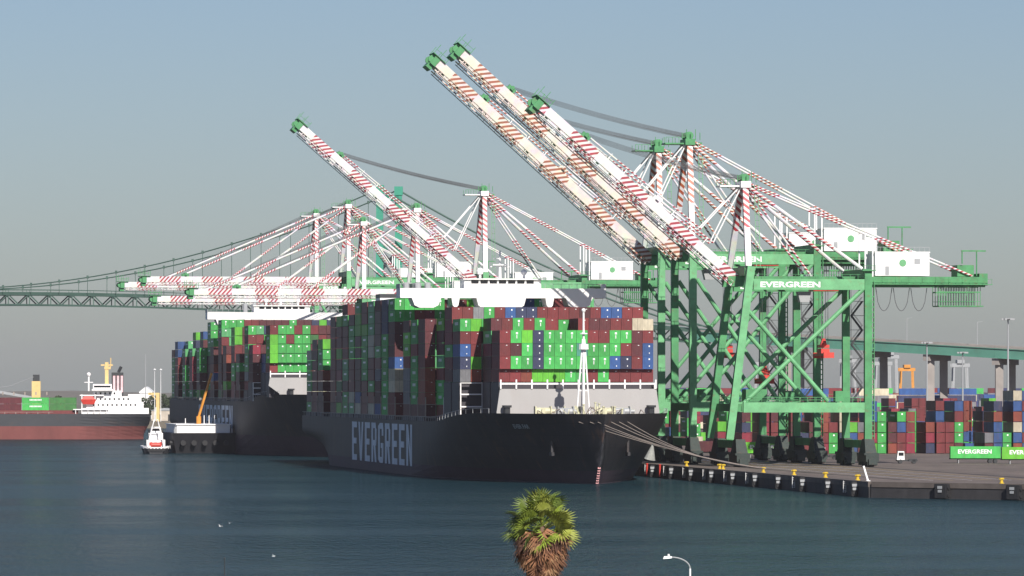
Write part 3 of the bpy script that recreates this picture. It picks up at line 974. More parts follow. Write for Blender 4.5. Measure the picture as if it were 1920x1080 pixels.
M['ivory_deck'] = mat('deck_gear_paint', (0.55, 0.53, 0.36), 0.6, 0.25, 0.8)
M['nameplate'] = mat('bow_name_paint', (0.30, 0.33, 0.35), 0.6, 0.1)
M['redmark'] = mat('draught_paint', (0.62, 0.30, 0.30), 0.6, 0.2, 2.0)
def add_plates(m):
    """faint welded plate seams on the hull side"""
    t = m.node_tree; b = t.nodes['Principled BSDF']
    old = b.inputs['Base Color'].links[0].from_socket
    tc = t.nodes.new('ShaderNodeTexCoord'); sp = t.nodes.new('ShaderNodeSeparateXYZ'); cb = t.nodes.new('ShaderNodeCombineXYZ')
    t.links.new(tc.outputs['Object'], sp.inputs[0]); t.links.new(sp.outputs[1], cb.inputs[0]); t.links.new(sp.outputs[2], cb.inputs[1])
    br = t.nodes.new('ShaderNodeTexBrick'); br.inputs['Scale'].default_value = 1.0; br.inputs['Brick Width'].default_value = 11.0; br.inputs['Row Height'].default_value = 2.7
    br.inputs['Mortar Size'].default_value = 0.09; br.inputs['Mortar Smooth'].default_value = 0.6
    br.inputs[1].default_value = (1, 1, 1, 1); br.inputs[2].default_value = (0.80, 0.80, 0.82, 1); br.inputs[3].default_value = (0.55, 0.52, 0.52, 1)
    t.links.new(cb.outputs[0], br.inputs[0])
    mx = t.nodes.new('ShaderNodeMix'); mx.data_type = 'RGBA'; mx.blend_type = 'MULTIPLY'; mx.inputs[0].default_value = 0.8
    t.links.new(old, mx.inputs[6]); t.links.new(br.outputs[0], mx.inputs[7]); t.links.new(mx.outputs[2], b.inputs['Base Color'])


add_plates(M['hull'])
SHIP_A, hbA = build_ship(A_D0, 'nearest huge dark container ship moored bow towards the palm', A_BAYS, 13.4, 15.6, 150.5, 303.5, 2.9, 45.9, (249.0, 126.0, 2.3, 12.4), 'near')
SHIP_B, hbB = build_ship(B_D0, 'second dark container ship moored astern of the nearest one', B_BAYS, 16.9, 19.2, 217.0, 306.5, 6.2, 47.0, (250.0, 128.0, 5.8, 15.4), 'far')

# ------------------------------------------------------------------ mooring lines, rat guards
def bow_y(x, z):
    """how far aft the hull skin is x metres wide at height z"""
    y = 0.0
    while hbA(y, z) < abs(x) and y < 40: y += 0.05
    return y


mline_pts = [((x, bow_y(x, 13.8) - 0.15), 1130) for x in (-4.6, -2.6, -1.2, 2.0, 4.4, 7.0)]
for k, ((x, y), D) in enumerate(mline_pts):
    a = ship_axis(A_D0) + U * y + P * x + Vector((0, 0, 13.8))
    b = quay_point(D, 1.9, PIER_Z + 0.9)
    pts = []
    for i in range(13):
        t = i / 12
        p = a.lerp(b, t); p.z -= 1.6 * 4 * t * (1 - t) * (0.6 + 0.15 * k)
        pts.append(p)
    m = MB(); m.path(pts, 0.095, 6)
    tag(m.build('mooring_line', M['mooring']), 'pale mooring rope from nearest ship\'s bow to quay, %s from left at the bow' % ORD[k + 1], 'mooring line', 'mooring lines at the bow')
m = MB()
m.tube((0.1, 0, 0.15), (-0.75, 0, -3.4), 0.08, 12, r2=1.25, cap=False); m.tube((0.1, 0, 0.1), (-0.75, 0, -3.4), 0.05, 12, r2=1.2, cap=False)
rg = m.mesh('rat_guard', mat('rat_guard_canvas', (0.30, 0.30, 0.27), 0.8, 0.3, 1.0))
for k, (ml, t) in enumerate(((1, 0.36),)):
    (x, y), D = mline_pts[ml]
    a = ship_axis(A_D0) + U * y + P * x + Vector((0, 0, 13.8)); b = quay_point(D, 1.9, PIER_Z + 0.9)
    p = a.lerp(b, t); p.z -= 1.6 * 4 * t * (1 - t) * (0.6 + 0.15 * ml)
    o = link('rat_guard', rg, None, p, (0, 0, math.atan2(b.y - a.y, b.x - a.x)))
    tag(o, 'pale grey cone-shaped rat guard hanging from the mooring ropes beside the bow', 'rat guard')

# ------------------------------------------------------------------ ship-to-shore cranes
TYPES = {'small': dict(hg=42.0, ha=65.5, L=62.0, back=30.0, lean=2.3), 'middle': dict(hg=49.0, ha=77.6, L=73.0, back=25.0, lean=0.0),
         'large': dict(hg=57.0, ha=85.5, L=73.0, back=25.0, lean=0.0)}


def crane(D, w, kind, boom_deg, paint, label, spreader=None, trolley_x=9.0):
    T = TYPES[kind]; hg, ha, L = T['hg'], T['ha'], T['L']
    G = 30.5; W = 24.0; yc = W / 2; lean = T['lean']
    E = empty('ship_to_shore_crane', quay_point(D, w, PIER_Z + 0.01), ALPHA)
    tag(E, label, 'crane', 'container cranes on the quay')
    gr, pale = M['crane_green'], M['crane_green_pale']
    SB = M['stripe_' + paint]; SS = M['strut_' + paint]
    # travelling gear
    for x in (0, G):
        for yb in (0.0, W):
            m = MB()
            m.box(-1.5, 1.5, -4.8, 4.8, 1.15, 2.7); m.box(-1.75, 1.75, -4.2, 4.2, 2.7, 3.2)
            m.hexa([(-1.35, -3.6, 3.2), (1.35, -3.6, 3.2), (1.35, 3.6, 3.2), (-1.35, 3.6, 3.2), (-1.1, -1.4, 6.4), (1.1, -1.4, 6.4), (1.1, 1.4, 6.4), (-1.1, 1.4, 6.4)])
            for k in range(4):
                y = -3.9 + k * 2.6
                m.tube((-0.5, y, 0.55), (0.5, y, 0.55), 0.55, 10)
                m.box(-1.2, -0.6, y - 0.95, y + 0.95, 0.3, 1.15); m.box(0.6, 1.2, y - 0.95, y + 0.95, 0.3, 1.15)
            m.box(-1.0, 1.0, -5.6, -4.8, 0.5, 1.8); m.box(1.5, 2.1, -2.6, -0.4, 1.3, 3.0)
            m.build('bogie', M['bogie'], E, (x, yb, 0))
    for x in (0, G):
        m = MB(); m.box(x - 0.9, x + 0.9, 1.7, W - 1.7, 4.3, 6.1); m.build('sill_beam', gr, E)
    legs = {}
    for yb in (0.0, W):
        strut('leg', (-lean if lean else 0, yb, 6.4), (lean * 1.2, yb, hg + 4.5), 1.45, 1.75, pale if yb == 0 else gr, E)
        strut('leg', (G, yb, 6.4), (G, yb, hg + 3.5), 1.45, 1.7, gr, E)
        ytag = yb
        # tie at portal height, X braces above it, named beam on top
        m = MB(); m.box(0.9, G - 0.87, yb - 0.62, yb + 0.62, 12.6, 14.9)
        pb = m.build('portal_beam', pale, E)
        m = MB()
        for k in range(16):
            x = 1.6 + k * 1.8
            m.box(x - 0.05, x + 0.05, yb - 0.55, yb - 0.45, 14.9, 16.1)
        m.beam((1.4, yb - 0.5, 16.1), (G - 1.4, yb - 0.5, 16.1), 0.09); m.beam((1.4, yb - 0.5, 15.5), (G - 1.4, yb - 0.5, 15.5), 0.07)
        m.build('walkway_railing', gr, pb)
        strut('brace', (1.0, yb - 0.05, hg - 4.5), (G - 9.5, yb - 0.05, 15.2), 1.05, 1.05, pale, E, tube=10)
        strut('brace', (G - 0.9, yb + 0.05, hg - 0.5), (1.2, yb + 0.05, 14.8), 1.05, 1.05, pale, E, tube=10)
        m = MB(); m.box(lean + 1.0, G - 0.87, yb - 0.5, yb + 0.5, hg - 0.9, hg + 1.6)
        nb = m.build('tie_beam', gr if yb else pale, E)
        link('beam_lettering', text_mesh('EVERGREEN', 1.35, M['white'], width=14.2, bold=0.035), nb, (lean + 2.6, yb - 0.53, hg - 0.35))
        m = MB()
        for k in range(15):
            x = lean + 1.8 + k * 1.85
            m.box(x - 0.04, x + 0.04, yb - 0.06, yb + 0.06, hg + 1.6, hg + 2.7)
        m.beam((lean + 1.2, yb, hg + 2.7), (G - 1, yb, hg + 2.7), 0.08)
        m.build('beam_railing', gr, nb)
    for x, z in ((lean, hg + 2.4), (G, hg + 2.0)):
        m = MB(); m.box(x - 0.85, x + 0.85, 0.9, W - 0.9, z, z + 2.0); m.build('cross_beam', gr, E)
    m = MB(); m.box(-0.8, 0.8, 0.8, W - 0.8, 12.8, 14.6); m.build('cross_beam', gr, E)
    m = MB(); m.box(G - 0.8, G + 0.8, 0.8, W - 0.8, 12.8, 14.6); m.build('cross_beam', gr, E)
    # girder
    xe = G + T['back']
    for s in (-1, 1):
        m = MB(); m.box(-1.0, xe, yc + s * 3.4 - 0.55, yc + s * 3.4 + 0.55, hg, hg + 2.4)
        for k in range(int(xe / 3.2)):
            m.box(0.5 + k * 3.2, 0.75 + k * 3.2, yc + s * 3.4 - 0.68, yc + s * 3.4 + 0.68, hg + 0.05, hg + 2.35)
        m.build('girder', gr, E)
    m = MB()
    for k in range(14):
        x = 1 + k * (xe - 2) / 13
        m.box(x - 0.3, x + 0.3, yc - 2.85, yc + 2.85, hg + 1.4, hg + 2.2)
    m.build('girder_ties', gr, E)
    m = MB()   # walkway on the near side of the girder, with rail
    yw = yc - 4.6
    m.box(G + 1, xe + 1.5, yw - 0.5, yw + 0.5, hg + 0.5, hg + 0.65)
    n = int((xe - G) / 1.6)
    for k in range(n + 1):
        x = G + 1.3 + k * (xe - G) / n
        m.box(x - 0.04, x + 0.04, yw - 0.5, yw - 0.42, hg + 0.65, hg + 1.75)
    m.beam((G + 1, yw - 0.46, hg + 1.75), (xe + 1.5, yw - 0.46, hg + 1.75), 0.08)
    m.build('girder_walkway', gr, E)
    # machinery house
    hx0 = G + 3.5; hz = hg + 2.6; hl = 13.0
    m = MB(); m.box(hx0, hx0 + hl, yc - 4.2, yc + 4.2, hz, hz + 5.4)
    m.box(hx0 - 0.15, hx0 + hl + 0.15, yc - 4.35, yc + 4.35, hz + 5.4, hz + 5.65)
    for k in range(9): m.box(hx0 + 0.6 + k * 1.45, hx0 + 0.66 + k * 1.45, yc - 4.23, yc - 4.2, hz + 0.1, hz + 5.3)
    mh = m.build('machinery_house', M['white'], E)
    m = MB(); m.box(hx0 + 2.4, hx0 + 3.3, yc - 4.27, yc - 4.2, hz + 0.2, hz + 2.2); m.build('house_door', M['rail_grey'], mh)
    m = MB(); m.box(hx0 + 9.4, hx0 + 10.8, yc - 4.27, yc - 4.2, hz + 2.8, hz + 4.0)
    m.build('louvre', M['rail_grey'], mh)
    m = MB(); m.tube((hx0 + 6.6, yc - 4.28, hz + 3.0), (hx0 + 6.6, yc - 4.2, hz + 3.0), 0.85, 14); m.build('emblem', pale, mh)
    m = MB()
    for k in range(12):
        x = hx0 + k * hl / 11; m.box(x - 0.04, x + 0.04, yc - 4.2, yc - 4.12, hz + 5.65, hz + 6.7)
    m.beam((hx0, yc - 4.16, hz + 6.7), (hx0 + hl, yc - 4.16, hz + 6.7), 0.08)
    m.build('roof_railing', M['rail_grey'], mh)
    # machinery at the end of the back reach
    m = MB(); m.box(xe - 6.5, xe - 2.5, yc - 3, yc + 3, hg + 2.5, hg + 5.2); m.tube((xe - 5.5, yc - 3.6, hg + 5.5), (xe - 5.5, yc - 3.6, hg + 8.5), 0.15, 6)
    m.tube((xe - 2.0, yc - 3.6, hg + 2.6), (xe - 2.0, yc - 3.6, hg + 8.5), 0.15, 6); m.beam((xe - 5.7, yc - 3.6, hg + 8.5), (xe + 0.2, yc - 3.6, hg + 8.5), 0.35)
    m.box(xe - 1.4, xe + 0.6, yc - 3.9, yc + 3.9, hg + 0.4, hg + 3.2)
    m.build('winch_frame', gr, E)
    # cage hung below the back reach
    m = MB()
    x0, x1 = xe - 11, xe - 1
    m.box(x0, x1 + 0.8, yc - 3.2, yc + 3.2, hg - 4.6, hg - 4.35)
    for k in range(17):
        x = x0 + (x1 - x0) * k / 16
        for y in (yc - 3.1, yc + 3.1): m.box(x - 0.07, x + 0.07, y - 0.07, y + 0.07, hg - 4.4, hg + 0.1)
    for y in (yc - 3.1, yc + 3.1):
        m.beam((x0, y, hg - 3.4), (x1, y, hg - 3.4), 0.1); m.beam((x0, y, hg - 1.2), (x1, y, hg - 1.2), 0.3)
    m.build('service_cage', gr, E)
    for k in range(3):   # festoon loops
        m = MB(); xa = G + 4 + k * 4.2
        pts = [(xa + 3.9 * i / 8, yc - 2.5, hg - 0.2 - 5.4 * (1 - (i / 4 - 1) ** 2) ** 0.6) for i in range(9)]
        m.path(pts, 0.09, 5); m.build('festoon_cable', M['rope'], E)
    # apex frame
    za = ha; xa = lean + 1.0
    for s in (-1, 1):
        strut('mast_leg', (lean, yc + s * 11.2, hg + 4.4), (xa, yc + s * 2.3, za), 1.25, 1.35, M['mast_' + paint], E)
    m = MB(); m.box(xa - 1.2, xa + 1.2, yc - 3.6, yc + 3.6, za - 0.4, za + 1.1)
    m.box(xa - 6.0, xa - 1.2, yc - 2.6, yc + 2.6, za - 0.2, za + 0.15)
    ah = m.build('apex_head', M['white'] if paint == 'red' else gr, E)
    for y in (-2.6, -0.9, 0.9, 2.6):
        m = MB(); m.tube((xa, yc + y - 0.15, za + 1.9), (xa, yc + y + 0.15, za + 1.9), 1.0, 10); m.build('sheave', gr, ah)
    m = MB()
    for x in (-5.8, -4.2, -2.6): 
        for y in (-2.5, 2.5): m.box(xa + x - 0.06, xa + x + 0.06, yc + y - 0.06, yc + y + 0.06, za + 0.1, za + 1.5)
    m.beam((xa - 5.8, yc - 2.5, za + 1.5), (xa - 1.2, yc - 2.5, za + 1.5), 0.12)
    m.build('apex_railing', gr, ah)
    for k in range(5):
        m = MB(); x = xa - 2 + k * 1.1
        m.box(x - 0.08, x + 0.08, yc - 3.5, yc - 3.3, za + 0.8, za + 2.6 + (k % 2) * 0.8); m.build('antenna', gr, ah)
    m = MB(); m.box(xa + 1.0, xa + 3.2, yc - 2, yc + 2, za - 0.1, za + 0.3); m.build('apex_platform', gr, ah)
    # ladder cage behind the mast
    m = MB()
    for dx in (2.6, 3.5): m.beam((lean + dx, yc - 8, hg + 4.4), (xa + dx - 0.4, yc - 2.4, za), 0.14)
    for k in range(14):
        t = k / 14
        p0 = Vector((lean + 2.6, yc - 8, hg + 4.4)).lerp(Vector((xa + 2.2, yc - 2.4, za)), t)
        m.box(p0.x, p0.x + 0.9, p0.y - 0.08, p0.y + 0.08, p0.z, p0.z + 0.1)
    m.build('mast_ladder', gr, E)
    # backstays
    for s in (-1, 1):
        strut('backstay', (xa, yc + s * 2.6, za + 0.3), (G - 1.0, yc + s * 10.5, hg + 4.0), 0.85, 0.85, SS, E, tube=8)
        strut('backstay', (xa + 0.3, yc + s * 2.2, za + 0.9), (xe - 3.0, yc + s * 3.4, hg + 2.6), 0.5, 0.5, SS, E, tube=8)
        strut('backstay', (xa, yc + s * 2.4, za + 0.1), (G * 0.62, yc + s * 3.4, hg + 2.4), 0.5, 0.5, SS, E, tube=8)
    for x in (hx0 - 2.2, hx0 - 0.4):
        for s in (-1, 1):
            m = MB()
            t = (x - xa) / (xe - 3 - xa)
            m.box(x - 0.16, x + 0.16, yc + s * 3.2 - 0.16, yc + s * 3.2 + 0.16, hg + 2.4, za + 0.9 + (hg + 2.6 - za - 0.9) * t - 0.25)
            m.build('stay_post', M['white'], E)
    # boom
    th = math.radians(boom_deg)
    hinge = Vector((lean - 1.4, yc, hg + 0.1))
    bd = Vector((-math.cos(th), 0, math.sin(th))); bu = Vector((math.sin(th), 0, math.cos(th)))
    q = Matrix((bd, Vector((0, -1, 0)), bu)).transposed().to_quaternion()
    m = MB()
    for s in (-1, 1):
        m.box(0.4, L, s * 3.2 - 0.6, s * 3.2 + 0.6, 0.2, 2.35)
        m.box(0.8, L - 0.5, s * 3.2 - 0.28, s * 3.2 + 0.28, -0.55, -0.28)
        for k in range(int(L / 2.6)):
            m.box(1.2 + k * 2.6, 1.45 + k * 2.6, s * 3.2 - 0.3, s * 3.2 + 0.3, -0.28, 0.2)
    bo = m.build('boom', SB, E, hinge, q)
    m = MB(); m.box(-0.3, 0.3, -2.5, 2.5, 0.5, 1.3); tie = m.mesh('boom_tie', gr)
    for k in range(15): link('boom_tie', tie, bo, (3 + (L - 6) * k / 14, 0, 0))
    for s in (-1, 1):
        m = MB()
        yw = s * 4.15
        m.box(1, L - 1, yw - 0.3, yw + 0.45, -0.95, -0.83)
        for k in range(int(L / 1.9)):
            x = 1.2 + k * 1.9
            m.box(x - 0.035, x + 0.035, yw + s * 0.42, yw + s * 0.48, -0.83, 0.25)
            m.beam((x, s * 3.85, 0.0), (x, yw, -0.9), 0.1)
        m.beam((1, yw + s * 0.45, 0.25), (L - 1, yw + s * 0.45, 0.25), 0.08)
        m.build('boom_walkway', M['rail_grey'] if s < 0 else SB, bo)
    m = MB()
    m.box(L, L + 1.6, -4.0, 4.0, 0.0, 2.3); m.box(L - 1.5, L + 2.6, -4.4, 4.4, 2.4, 2.55)
    for x in (L - 1.4, L + 0.6, L + 2.5):
        for y in (-4.3, 4.3): m.box(x - 0.07, x + 0.07, y - 0.07, y + 0.07, 2.5, 4.3 + (0.8 if x > L else 0))
    m.beam((L - 1.4, -4.3, 3.6), (L + 2.5, -4.3, 3.6), 0.1); m.beam((L - 1.4, 4.3, 3.6), (L + 2.5, 4.3, 3.6), 0.1)
    for y in (-3, 3): m.tube((L + 1.7, y - 0.3, 1.2), (L + 1.7, y + 0.3, 1.2), 1.0, 10)
    m.box(L + 0.2, L + 1.8, -3.2, 3.2, -1.2, 0.0)
    m.build('boom_tip', gr, bo)
    att = [0.80 * L, 0.44 * L]
    for a in att:
        m = MB()
        m.box(a - 1.1, a + 1.1, -3.6, -2.4, 2.36, 3.5); m.box(a - 1.1, a + 1.1, 2.4, 3.6, 2.36, 3.5); m.box(a - 0.4, a + 0.4, -4.4, 4.4, 2.7, 3.1)
        m.tube((a, -3.9, 3.4), (a, 3.9, 3.4), 0.45, 8)
        m.build('stay_bracket', gr if a == att[0] else SB, bo)

    def bp(x, y, z): return hinge + bd * x + Vector((0, -y, 0)) + bu * z
    apex = Vector((xa - 0.6, yc, za + 0.4))
    if boom_deg > 20:
        J = bp(0.17 * L, 0, 4.2); J2 = bp(0.24 * L, 0, 4.6)
        for s in (-1, 1):
            off = Vector((0, s * 2.4, 0))
            strut('forestay', apex + off, J + off, 0.34, 0.34, M['white'], E, tube=7)
            strut('forestay', J + off, bp(att[1], -s * 2.7, 3.2), 0.45, 0.45, SS, E, tube=7)
            strut('forestay', apex + off * 0.7, J2 + off * 0.7, 0.34, 0.34, M['white'], E, tube=7)
            strut('forestay', J2 + off * 1.2, bp(att[0], -s * 3.0, 3.3), 0.42, 0.42, SS, E, tube=7)
        m = MB()
        for k in range(7):
            x = L * (0.2 + 0.08 * k)
            for y in (-2.9, 2.9): m.box(x - 0.08, x + 0.08, y - 0.08, y + 0.08, 2.35, 4.0)
            m.box(x - 0.08, x + 0.08, -2.9, 2.9, 3.9, 4.05)
        m.build('stay_rest', M['white'], bo)
    else:
        for s in (-1, 1):
            strut('forestay', apex + Vector((0, s * 2.4, 0)), bp(att[0], -s * 3.0, 3.3), 0.75, 0.75, SS, E, tube=8)
            strut('forestay', apex + Vector((0, s * 2.4, -0.6)), bp(att[1], -s * 3.0, 3.3), 0.6, 0.6, SS, E, tube=8)
    for k in range(10):   # boom hoist ropes
        y = -2.4 + 0.53 * k
        m = MB()
        a = Vector((xa - 0.5, yc + y, za + 1.5 + 0.3 * (k % 4))); b2 = bp(att[0] - 0.6, -y * 1.1, 3.3 + 0.3 * (k % 4))
        pts = []
        for i in range(9):
            t = i / 8; p = a.lerp(b2, t); p.z -= 0.7 * 4 * t * (1 - t) * (1.0 if boom_deg > 20 else 0.5); pts.append(p)
        m.path(pts, 0.05, 4); m.build('hoist_rope', M['rope'], E)
    # trolley, cab
    m = MB(); tx = trolley_x
    m.box(tx - 3, tx + 3, yc - 2.8, yc + 2.8, hg - 1.0, hg - 0.1)
    tr = m.build('trolley', M['redpaint'] if kind != 'large' else gr, E)
    m = MB(); m.hexa([(tx - 5.8, yc - 1.2, hg - 3.6), (tx - 3.6, yc - 1.2, hg - 3.6), (tx - 3.6, yc + 1.2, hg - 3.6), (tx - 5.8, yc + 1.2, hg - 3.6),
                      (tx - 6.4, yc - 1.2, hg - 1.1), (tx - 3.2, yc - 1.2, hg - 1.1), (tx - 3.2, yc + 1.2, hg - 1.1), (tx - 6.4, yc + 1.2, hg - 1.1)])
    m.build('operator_cab', M['rail_grey'], tr)
    # zigzag stairs on the landside leg
    m = MB()
    xs = G + 1.3; yS = W - 0.2
    z = 15.0; k = 0
    while z < hg - 3.5:
        x0, x1 = (xs, xs + 2.6) if k % 2 == 0 else (xs + 2.6, xs)
        for yy in (yS - 0.5, yS + 0.5):
            m.beam((x0, yy, z), (x1, yy, z + 3.4), 0.16, 0.3)
            m.beam((x0, yy, z + 1.1), (x1, yy, z + 4.5), 0.07)
        m.box(min(x0, x1) - 0.3, max(x0, x1) + 0.3, yS - 0.6, yS + 0.6, z + 3.4, z + 3.5)
        z += 3.4; k += 1
    m.box(xs + 2.9, xs + 3.0, yS - 0.6, yS - 0.5, 14, hg); m.box(xs - 0.25, xs - 0.15, yS - 0.6, yS - 0.5, 14, hg)
    m.build('stairway', M['dark_steel'], E)
    # lift mast on the near landside leg
    m = MB()
    for k in range(int((hg - 8) / 1.2)):
        z = 7 + k * 1.2
        m.box(G + 0.9, G + 1.35, -0.35, 0.35, z, z + 0.25)
    m.box(G + 1.35, G + 1.5, -0.4, 0.4, 6.5, hg + 1)
    m.build('lift_rack', gr, E)
    m = MB(); m.box(G - 1.6, G + 1.6, -1.5, 1.5, hg + 3.5, hg + 3.7)
    for k in range(7): m.box(G - 1.5 + k * 0.5, G - 1.44 + k * 0.5, -1.5, -1.42, hg + 3.7, hg + 4.8)
    m.beam((G - 1.5, -1.46, hg + 4.8), (G + 1.5, -1.46, hg + 4.8), 0.08); m.build('leg_platform', gr, E)
    m = MB(); m.box(3.5, 8.5, yc - 2.5, yc + 2.5, 15.1, 18.0); m.build('electrical_room', M['crane_green'], E)
    m = MB(); m.box(G - 7.5, G - 4, 1.0, 3.4, 15.1, 17.6); m.build('electrical_room', M['crane_green'], E)
    if spreader:
        sx, sz = spreader
        S = empty('spreader', E.location + P * sx + U * yc + Vector((0, 0, sz)), ALPHA)
        tag(S, 'red lifting spreader hanging inside ' + label.split(' ', 1)[0] + ' crane with ' + ('pink and white stripes' if paint == 'red' else 'orange stripes, ' + label.split(',')[1].strip()), 'spreader', 'red spreaders under the cranes')
        m = MB()
        m.box(-1.2, 1.2, -6.0, 6.0, 0.3, 0.9); m.box(-1.25, 1.25, -6.1, -5.4, -0.2, 1.1); m.box(-1.25, 1.25, 5.4, 6.1, -0.2, 1.1)
        m.box(-1.0, 1.0, -2.2, 2.2, 0.9, 2.0)
        m.build('spreader_frame', M['redpaint'], S)
        m = MB()
        m.box(-1.1, 1.1, -1.6, 1.6, 2.2, 2.9); m.prism([(-0.8, 2.9), (0.8, 2.9), (0.3, 4.4), (-0.3, 4.4)], -0.5, 0.5)
        for y in (-1.3, 1.3): m.tube((-0.3, y, 3.2), (0.3, y, 3.2), 0.65, 10)
        m.build('head_block', M['redpaint'], S)
        m = MB()
        for x in (-0.8, 0.8):
            for y in (-1.3, 1.3): m.tube((x, y, 2.9), (x, y, hg - sz - 0.5), 0.06, 4)
        m.build('hoist_cables', M['rope'], S)
    return E


crane(1215, 13.0, 'small', 41.0, 'red', 'nearest and shortest raised-boom crane with pink and white stripes', spreader=(22.5, 25.5), trolley_x=22.5)
crane(1262, 11.0, 'middle', 42.0, 'orange', 'tall raised-boom crane, middle of the right-hand three, orange striped boom', spreader=(20.0, 19.5), trolley_x=20.0)
crane(1301, 10.5, 'middle', 42.0, 'orange', 'tall raised-boom crane, rearmost of the right-hand three, orange striped boom', spreader=(19.0, 26.0), trolley_x=19.0)
crane(1602, 11.5, 'middle', 41.0, 'red', 'raised-boom crane standing alone behind the nearest ship\'s bridge')
crane(1755, 11.5, 'middle', 0.0, 'red', 'lowered-boom crane closest to the lone raised boom, tower behind that boom')
crane(1899, 11.5, 'middle', 0.0, 'red', 'lowered-boom crane with lowest boom of the left group, over the far ship', trolley_x=-20)
crane(1945, 11.5, 'large', 0.0, 'red', 'lowered-boom crane with the tallest tower of the left group')
crane(2048, 11.5, 'large', 0.0, 'red', 'farthest lowered-boom crane, its tower leftmost of all', trolley_x=-25)

# ------------------------------------------------------------------ suspension bridge and viaduct
BR = empty('suspension_bridge', (-55, 2350, 0))
tag(BR, 'green suspension bridge with truss deck crossing behind the cranes', 'bridge')
TW = Vector((-55, 2350, 0))
dirL = Vector((-199, 100, 0)).normalized()
path = []   # (point, deck height) from left to right, relative to the tower
for i in range(0, 41):
    s = 460 * (1 - i / 40)
    z = 57 + 7.5 * math.sin(math.pi * min(1, s / 446)) if s <= 446 else 57
    path.append((dirL * s, z))
side = [(Vector((0, 0, 0)), 57.0), (Vector((70, -36, 0)), 51.5), (Vector((138, -69, 0)), 45.5)]
nd = Vector((dirL.y, -dirL.x, 0))


def truss(a, za, b, zb, mm, deck, half=8.0, dep=4.8):
    d = (b - a).normalized(); n = Vector((d.y, -d.x, 0))
    L = (b - a).length; k = max(1, round(L / 9.2))
    for s in (-1, 1):
        for i in range(k):
            p = a.lerp(b, i / k) + n * s * half; r = a.lerp(b, (i + 1) / k) + n * s * half
            z0 = za + (zb - za) * i / k; z1 = za + (zb - za) * (i + 1) / k
            T0, T1 = Vector((p.x, p.y, z0)), Vector((r.x, r.y, z1)); B0, B1 = T0 - Vector((0, 0, dep)), T1 - Vector((0, 0, dep))
            mm.beam(T0, T1, 0.7, 0.8); mm.beam(B0, B1, 0.7, 0.8); mm.beam(T0, B0, 0.45)
            mid = (B0 + B1) / 2
            mm.beam(T0, mid, 0.45); mm.beam(mid, T1, 0.45)
            if s == 1:
                mm.beam(T0, T0 - n * 2 * half, 0.5, 0.9); mm.beam(B0, B0 - n * 2 * half, 0.4, 0.5)
    for i in range(k):
        p = a.lerp(b, i / k); r = a.lerp(b, (i + 1) / k)
        z0 = za + (zb - za) * i / k; z1 = za + (zb - za) * (i + 1) / k
        w = n * (half - 0.2)
        deck.hexa([(*(p - w).xy, z0 + 0.45), (*(p + w).xy, z0 + 0.45), (*(r + w).xy, z1 + 0.45), (*(r - w).xy, z1 + 0.45),
                   (*(p - w).xy, z0 + 1.15), (*(p + w).xy, z0 + 1.15), (*(r + w).xy, z1 + 1.15), (*(r - w).xy, z1 + 1.15)])
        for s in (-1, 1):
            e = n * s * (half - 0.1)
            deck.beam((*(p + e).xy, z0 + 2.2), (*(r + e).xy, z1 + 2.2), 0.15, 0.3)
            deck.beam((*(p + e).xy, z0 + 1.1), (*(p + e).xy, z0 + 2.2), 0.2)


mt_, md_ = MB(), MB()
for (a, za), (b, zb) in zip(path[:-1], path[1:]): truss(a, za, b, zb, mt_, md_)
for (a, za), (b, zb) in zip(side[:-1], side[1:]): truss(a, za, b, zb, mt_, md_)
mt_.build('truss', M['bridge_green_hazed'], BR); md_.build('roadway', M['bridge_green_hazed'], BR)
# tower: two legs with X bracing
for s in (-1, 1):
    c = nd * s * 9.0
    m = MB(); m.hexa([(c.x - 2.0, c.y - 2.0, -0.7), (c.x + 2.0, c.y - 2.0, -0.7), (c.x + 2.0, c.y + 2.0, -0.7), (c.x - 2.0, c.y + 2.0, -0.7),
                      (c.x - 1.5, c.y - 1.5, 110), (c.x + 1.5, c.y - 1.5, 110), (c.x + 1.5, c.y + 1.5, 110), (c.x - 1.5, c.y + 1.5, 110)])
    m.box(c.x - 1.9, c.x + 1.9, c.y - 1.9, c.y + 1.9, 107.6, 111.5)
    m.build('tower_leg', M['tower_green'], BR)
for z in (106, 84, 62, 52, 30):
    m = MB(); m.beam((*(nd * -8).xy, z), (*(nd * 8).xy, z), 1.6, 2.4); m.build('tower_strut', M['tower_green'], BR)
for z0, z1 in ((63.5, 72.5), (73.5, 82.5), (31.5, 50.5)):
    m = MB(); m.beam((*(nd * -8).xy, z0), (*(nd * 8).xy, z1), 1.0); m.beam((*(nd * 8).xy, z0), (*(nd * -8).xy, z1), 1.0); m.build('tower_brace', M['dark_steel'], BR)
for s in (-1, 1):
    off = nd * s * 8.6
    pts = []
    for i in range(41):
        t = i / 40; x = 457 * t
        z = 67.0 + (110 - 67.0) * (2 * t - 1) ** 2
        p = dirL * x + off; pts.append((p.x, p.y, z))
    m = MB(); m.path(pts, 0.3, 6); m.build('main_cable', M['bridge_green_hazed'], BR)
    pts2 = [(off.x, off.y, 110.0)]
    for i in range(1, 13):
        t = i / 12; p = Vector((138, -69, 0)) * t + off
        pts2.append((p.x, p.y, 110 - (110 - 47) * t - 5 * 4 * t * (1 - t)))
    m = MB(); m.path(pts2, 0.42, 6); m.build('side_cable', M['bridge_green_hazed'], BR)
    for k in range(1, 30):
        x = 457 * k / 30
        p = dirL * x + off; z = 67.0 + 43.0 * (2 * k / 30 - 1) ** 2
        zd = 57 + 7.5 * math.sin(math.pi * min(1, x / 446))
        if x > 446: continue
        m = MB(); m.tube((p.x, p.y, zd), (p.x, p.y, z), 0.13, 4); m.tube((p.x, p.y, z - 0.5), (p.x, p.y, z + 0.9), 0.5, 5); m.build('hanger', M['bridge_green_hazed'], BR)
